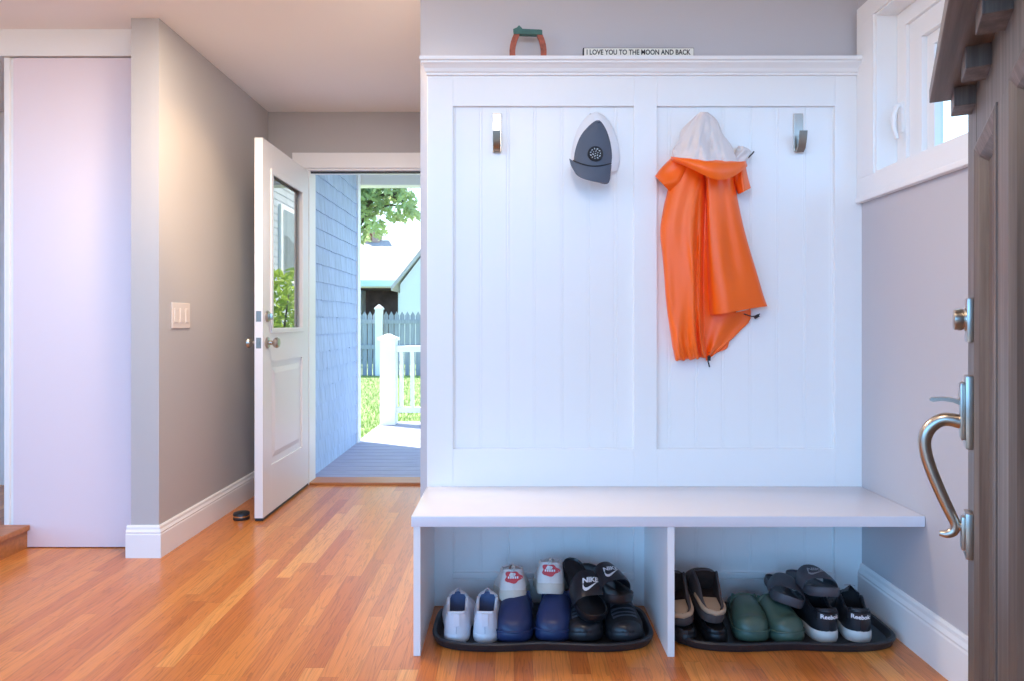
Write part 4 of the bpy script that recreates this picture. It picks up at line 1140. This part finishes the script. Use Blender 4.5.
# railing
rl = empty('porch_railing', (-1.35, 7.30, ZD), label='white porch railing with a capped newel post', cat='railing')
YRL = 7.30
pa, pb = (380-CX)*YRL/F, (397-CX)*YRL/F
m = MB(); m.box(pa+0.012, pb-0.004, YRL-0.075, YRL+0.075, ZD, 0.86, 0.004); m.build('newel_post', M['outwhite'], rl)
m = MB(); m.box(pa-0.012, pb+0.016, YRL-0.10, YRL+0.10, 0.855, 0.89, 0.006); m.loft([[Vector(((pa+pb)/2+dx*w_, YRL+dy*w_, z_)) for dx, dy in ((-1,-1),(1,-1),(1,1),(-1,1))] for w_, z_ in ((0.085,0.888),(0.02,0.925))])
m.build('post_cap', M['outwhite'], rl)
box(pb-0.004, 3.6, YRL-0.045, YRL+0.045, 0.735, 0.80, 0.006).build('top_rail', M['outwhite'], rl)
box(pb-0.004, 3.6, YRL-0.035, YRL+0.035, 0.095, 0.15, 0.006).build('bottom_rail', M['outwhite'], rl)
x_ = pb+0.03
for k in range(12):
    box(x_, x_+0.036, YRL-0.018, YRL+0.018, 0.148, 0.737).build('baluster', M['outwhite'], rl); x_ += 0.115
# fence
YFN = 19.6
fc = empty('picket_fence', (-3.5, YFN, -0.45), label='weathered grey picket fence across the back lawn', cat='fence')
m = MB(); x_ = -7.5
while x_ < 1.3:
    w_ = 0.13
    pr = [(x_, -0.45), (x_+w_, -0.45), (x_+w_, 1.25), (x_+w_/2, 1.37), (x_, 1.25)]
    m.prism(pr, lambda p: Vector((p[0], YFN-0.012, p[1])), lambda p: Vector((p[0], YFN+0.012, p[1]))); x_ += 0.152
m.build('picket_panel', M['fence'], fc)
box(-7.5, 1.3, YFN-0.06, YFN-0.012, 0.30, 0.42).build('fence_rail', M['fence'], fc)
box(-7.5, 1.3, YFN-0.06, YFN-0.012, 1.02, 1.14).build('fence_rail', M['fence'], fc)
for k in range(3):
    xc = (380-CX)*YFN/F+2.4*(k-1)
    m = MB(); m.box(xc-0.10, xc+0.10, YFN-0.20, YFN-0.03, -0.45, 1.42, 0.01)
    m.loft([[Vector((xc+dx*w_, YFN-0.115+dy*w_, z_)) for dx, dy in ((-1,-1),(1,-1),(1,1),(-1,1))] for w_, z_ in ((0.12,1.42),(0.12,1.46),(0.02,1.56))])
    m.build('fence_post', M['outwhite'], fc)
# neighbour house
YN = 27.0; kn = F/YN
hx = lambda px: (px-CX)/kn
hz_ = lambda py: H-(py-CY)/kn
nb = empty('neighbour_house', (hx(380), YN, -0.45), label='white neighbour house with pale roof and carport', cat='house')
zE = hz_(284)
xa, xb = hx(300), hx(404)
m = MB(); m.box(xa, hx(352), YN, YN+5, -0.45, zE); m.box(hx(398), xb, YN, YN+5, -0.45, zE); m.box(hx(352), hx(398), YN, YN+0.3, hz_(287.5), zE)
m.build('wall', M['siding'], nb)
m = MB(); m.box(hx(352), hx(398), YN+2.5, YN+2.6, -0.45, zE); m.box(hx(352), hx(398), YN+0.3, YN+2.5, hz_(287.5)-0.02, zE-0.05)
m.build('carport_interior', M['garage'], nb)
m = MB()
zr = 4.7; yr = YN+3.5
m.loft([[Vector((x_, y_, z_)) for y_, z_ in ((YN-0.5, zE-0.05), (YN-0.5, zE+0.08), (yr, zr), (YN+7.5, zE+0.08), (YN+7.5, zE-0.05))] for x_ in (xa-1, hx(424))])
m.build('roof', M['roof'], nb)
box(xa-1, hx(403), YN-0.56, YN-0.48, zE-0.12, zE+0.12).build('fascia', M['bluetrim'], nb)
m = MB(); gx0, gx1 = hx(408), hx(486); gy = YN-1.8
pk = (gx0+gx1)/2
pr = [(gx0, -0.45), (gx1, -0.45), (gx1, zE-0.1), (pk, zE+1.9), (gx0, zE-0.1)]
m.prism(pr, lambda p: Vector((p[0], gy, p[1])), lambda p: Vector((p[0], YN+2, p[1])))
for k in range(26):
    z_ = -0.4+0.19*k
    if z_ < zE-0.2: m.box(gx0-0.005, gx1+0.005, gy-0.02, gy, z_, z_+0.17)
    else:
        f_ = max(0, (zE+1.82-z_-0.17)/2.05); 
        if f_ > 0.02: m.box(pk-(pk-gx0)*f_, pk+(gx1-pk)*f_, gy-0.02, gy, z_, z_+0.17)
m.build('gable_wing', M['siding'], nb)
m = MB()
for sg_ in (-1, 1):
    xe = gx0-0.3 if sg_ < 0 else gx1+0.3; ze = zE-0.35
    m.loft([[Vector((xe, y_, ze)), Vector((xe, y_, ze+0.16)), Vector((pk, y_, zE+2.10)), Vector((pk, y_, zE+1.92))] for y_ in (gy-0.25, YN+2)])
m.build('gable_roof', M['roof'], nb)
for px, py in ((366, 235), (376, 232)):
    m = MB(); m.box(hx(px-3.5)*1.12, hx(px+3.5)*1.12, yr-0.3, yr+0.4, 4.2, 5.0+(240-py)*0.02, 0.01); m.box(hx(px-4)*1.12, hx(px+4)*1.12, yr-0.35, yr+0.45, 4.98, 5.08)
    m.build('chimney', M['brick'], nb)

# foliage
def leaves(n, fn, size, seed):
    rnd = random.Random(seed); m = MB()
    for k in range(n):
        c = fn(rnd)
        d = Vector((rnd.gauss(0,1), rnd.gauss(0,1), rnd.gauss(0,1))).normalized(); e = d.orthogonal().normalized()
        e = Matrix.Rotation(rnd.uniform(0, 2*PI), 3, d) @ e; f = d.cross(e); s_ = size*rnd.uniform(0.6, 1.3)
        vs = [m.bm.verts.new(c+q) for q in (e*s_, f*s_*0.45+d*s_*0.12, -e*s_, -f*s_*0.45+d*s_*0.12)]
        m.face(vs)
    return m
YT = 23.5; kt = F/YT
tp = lambda px, py, dy=0: Vector(((px-CX)/kt, YT+dy, H-(py-CY)/kt))
tree = empty('leafy_tree', (tp(352, 323).x, YT, -0.45), label='tall leafy tree over the fence beside the neighbour house', cat='tree')
m = MB(); base = Vector((tp(350, 323).x, YT, -0.45))
m.tube([base, tp(351, 280), tp(353, 240), tp(358, 215), tp(366, 190), tp(372, 160)], [0.30,0.25,0.2,0.15,0.1,0.04], 10)
for q in ((tp(354,236), tp(364,216), tp(376,208), tp(392,205), tp(408,208)), (tp(358,215), tp(372,200), tp(390,192), tp(405,195)), (tp(353,245), tp(362,228), tp(372,222), tp(384,226)), (tp(356,220), tp(345,195), tp(335,180)), (tp(364,195), tp(380,180), tp(398,176), tp(412,180)), (tp(390,193), tp(404,203), tp(412,214))):
    m.tube(list(q), [0.09-0.075*i/(len(q)-1) for i in range(len(q))], 6)
m.build('trunk', M['bark'], tree, smooth=60)
blobs = [(365,180,26,16),(385,192,20,13),(372,205,16,11),(392,178,20,12),(378,228,8,10),(398,214,12,8),(408,200,10,10),(350,190,25,20),(335,170,30,25),(370,150,40,20),(366,220,8,10),(362,234,6,9),(412,212,8,6)]
wts = [b[2]*b[3] for b in blobs]
def tl(rnd):
    b = rnd.choices(blobs, wts)[0]
    while True:
        a = Vector((rnd.uniform(-1,1), rnd.uniform(-1,1), rnd.uniform(-1,1)))
        if a.length < 1: break
    q = tp(b[0]+a.x*b[2], b[1]+a.z*b[3], a.y*1.2)
    return q
leaves(4200, tl, 0.14, 5).build('foliage', M['leaf'], tree)
# bush beside the porch (shows mirrored in the rear door's pane)
bsh = empty('garden_bush', (0.55, 9.3, -0.45), label='bright green garden bush mirrored in the rear door glass', cat='bush')
m = MB()
for k in range(9):
    a = 2*PI*k/9; m.tube([Vector((0.55, 9.3, -0.45)), Vector((0.55+0.25*cos(a), 9.3+0.25*sin(a), 0.5)), Vector((0.55+0.7*cos(a), 9.3+0.6*sin(a), 1.4))], [0.03,0.02,0.008], 6)
m.build('stems', M['bark'], bsh, smooth=60)
def bl(rnd):
    while True:
        a = Vector((rnd.uniform(-1,1), rnd.uniform(-1,1), rnd.uniform(-1,1)))
        if 0.45 < a.length < 1: break
    return Vector((0.55+a.x*1.15, 9.3+a.y*0.9, 0.65+a.z*1.15))
leaves(3200, bl, 0.075, 9).build('foliage', M['bushleaf'], bsh)
# side neighbour, seen only in the pane
sn = empty('side_house', (4.5, 17, -0.45), label='grey sided house mirrored in the rear door glass', cat='house')
m = MB(); m.box(2.2, 5.4, 12.0, 20, -0.45, 4.6)
for k in range(34):
    m.box(2.182, 2.2, 12.0, 20.0, -0.4+0.147*k, -0.4+0.147*k+0.13); m.box(2.2, 5.4, 11.982, 12.0, -0.4+0.147*k, -0.4+0.147*k+0.13)
m.build('wall', M['sidinggrey'], sn)
m = MB(); m.box(2.14, 2.32, 11.94, 12.12, -0.45, 4.6); m.box(1.9, 5.6, 11.8, 20.2, 4.55, 4.75); m.build('corner_board', M['outwhite'], sn)
m = MB(); m.loft([[Vector((x_, y_, z_)) for x_, z_ in ((1.7,4.7),(3.8,6.2),(5.9,4.7))] for y_ in (11.6, 20.4)]); m.build('roof', M['roof'], sn)
m = MB(); m.box(2.12, 2.2, 14.2, 15.2, 1.9, 3.5, 0.01); wn_ = m.build('window', M['outwhite'], sn)
m = MB(); m.box(2.10, 2.13, 14.3, 15.1, 2.0, 3.4); m.build('pane', M['doorglass'], wn_)

# ------------------------------------------------------------------ light
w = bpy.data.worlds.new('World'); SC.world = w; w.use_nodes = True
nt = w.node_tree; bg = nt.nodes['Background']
tc = nt.nodes.new('ShaderNodeTexCoord'); sp_ = nt.nodes.new('ShaderNodeSeparateXYZ'); nt.links.new(tc.outputs['Generated'], sp_.inputs[0])
def ramp_(inp, stops):
    r_ = nt.nodes.new('ShaderNodeValToRGB'); nt.links.new(inp, r_.inputs[0]); e_ = r_.color_ramp.elements
    e_[0].position, e_[0].color = stops[0][0], (*stops[0][1], 1); e_[1].position, e_[1].color = stops[-1][0], (*stops[-1][1], 1)
    for p_, c_ in stops[1:-1]:
        q_ = e_.new(p_); q_.color = (*c_, 1)
    return r_.outputs[0]
def remap_(inp, f0, f1):
    n_ = nt.nodes.new('ShaderNodeMapRange'); nt.links.new(inp, n_.inputs['Value']); n_.inputs['From Min'].default_value = f0; n_.inputs['From Max'].default_value = f1
    return n_.outputs[0]
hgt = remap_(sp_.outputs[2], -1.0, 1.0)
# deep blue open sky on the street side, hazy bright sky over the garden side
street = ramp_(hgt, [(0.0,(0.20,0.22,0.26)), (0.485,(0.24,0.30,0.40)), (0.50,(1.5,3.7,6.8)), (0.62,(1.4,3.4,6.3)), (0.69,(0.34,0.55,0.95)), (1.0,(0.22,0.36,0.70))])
garden = ramp_(hgt, [(0.0,(0.30,0.34,0.30)), (0.48,(0.34,0.38,0.36)), (0.50,(2.1,2.7,3.1)), (0.70,(1.7,2.4,2.9)), (1.0,(0.8,1.3,2.1))])
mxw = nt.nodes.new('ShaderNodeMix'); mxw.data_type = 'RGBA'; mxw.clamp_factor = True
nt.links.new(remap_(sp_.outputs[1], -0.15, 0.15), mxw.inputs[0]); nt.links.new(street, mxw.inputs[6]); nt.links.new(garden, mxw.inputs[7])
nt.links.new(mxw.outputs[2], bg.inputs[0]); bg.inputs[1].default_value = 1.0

def light(kind, name, loc, energy, col, target=None, size=0.3, **k):
    l = bpy.data.lights.new(name, kind); l.energy = energy; l.color = col
    if kind == 'AREA': l.size = size; l.shape = 'DISK'
    if kind in ('SPOT', 'POINT'): l.shadow_soft_size = size
    if kind == 'SPOT': l.spot_size = k.get('ang', 1.2); l.spot_blend = 0.8
    o = bpy.data.objects.new(name, l); COL.objects.link(o); o.location = loc
    if target is not None: o.rotation_euler = (Vector(target)-Vector(loc)).to_track_quat('-Z', 'Y').to_euler()
    return o
sun = bpy.data.lights.new('sun', 'SUN'); sun.energy = 17.0; sun.angle = R(0.6); sun.color = (1.0, 0.95, 0.86)
so_ = bpy.data.objects.new('sun', sun); COL.objects.link(so_); so_.rotation_euler = Vector((0.6, -0.35, -0.75)).to_track_quat('-Z', 'Y').to_euler()
light('POINT', 'entry_fill', (0.05, 0.75, 2.15), 25, (1.0, 0.80, 0.58), None, 0.12)  # added warm fill without a fixture, lifts the panelling and bench
light('AREA', 'hall_disc_fill', (-0.95, 2.62, ZC-0.006), 38, (1.0, 0.82, 0.63), (-0.95, 2.62, 0), 0.36)  # unseen disc added out of view to warm the hall
light('POINT', 'hall_point_fill', (-1.0, 1.6, 1.98), 8, (1.0, 0.82, 0.63), None, 0.08)  # extra point fill, put in to brighten the hall ceiling
light('POINT', 'side_room_fill', (-2.9, 1.7, 2.05), 17, (1.0, 0.80, 0.62), None, 0.12)  # invented warm fill past the left edge, for the sliding panel and post
light('SPOT', 'hall_wall_washer', (-0.75, 2.6, ZC-0.05), 60, (1.0, 0.66, 0.34), (XL, 3.42, 1.62), 0.08, ang=0.75)

cam = bpy.data.cameras.new('camera'); co = bpy.data.objects.new('camera', cam); COL.objects.link(co)
co.location = (0, 0, H); co.rotation_euler = (PI/2, 0, 0)
cam.sensor_width = 36; cam.lens = 36*F/1024
cam.shift_x = (512-CX)/1024; cam.shift_y = -(340.5-CY)/1024
cam.clip_start = 0.02; cam.clip_end = 300
SC.camera = co
vs_ = SC.view_settings; vs_.view_transform = 'Standard'; vs_.look = 'None'; vs_.gamma = 1.0; vs_.use_curve_mapping = False; vs_.exposure = -0.25
SC.cycles.use_denoising = True
SC.cycles.max_bounces = 10; SC.cycles.diffuse_bounces = 6; SC.cycles.transparent_max_bounces = 12
SC.cycles.sample_clamp_indirect = 6
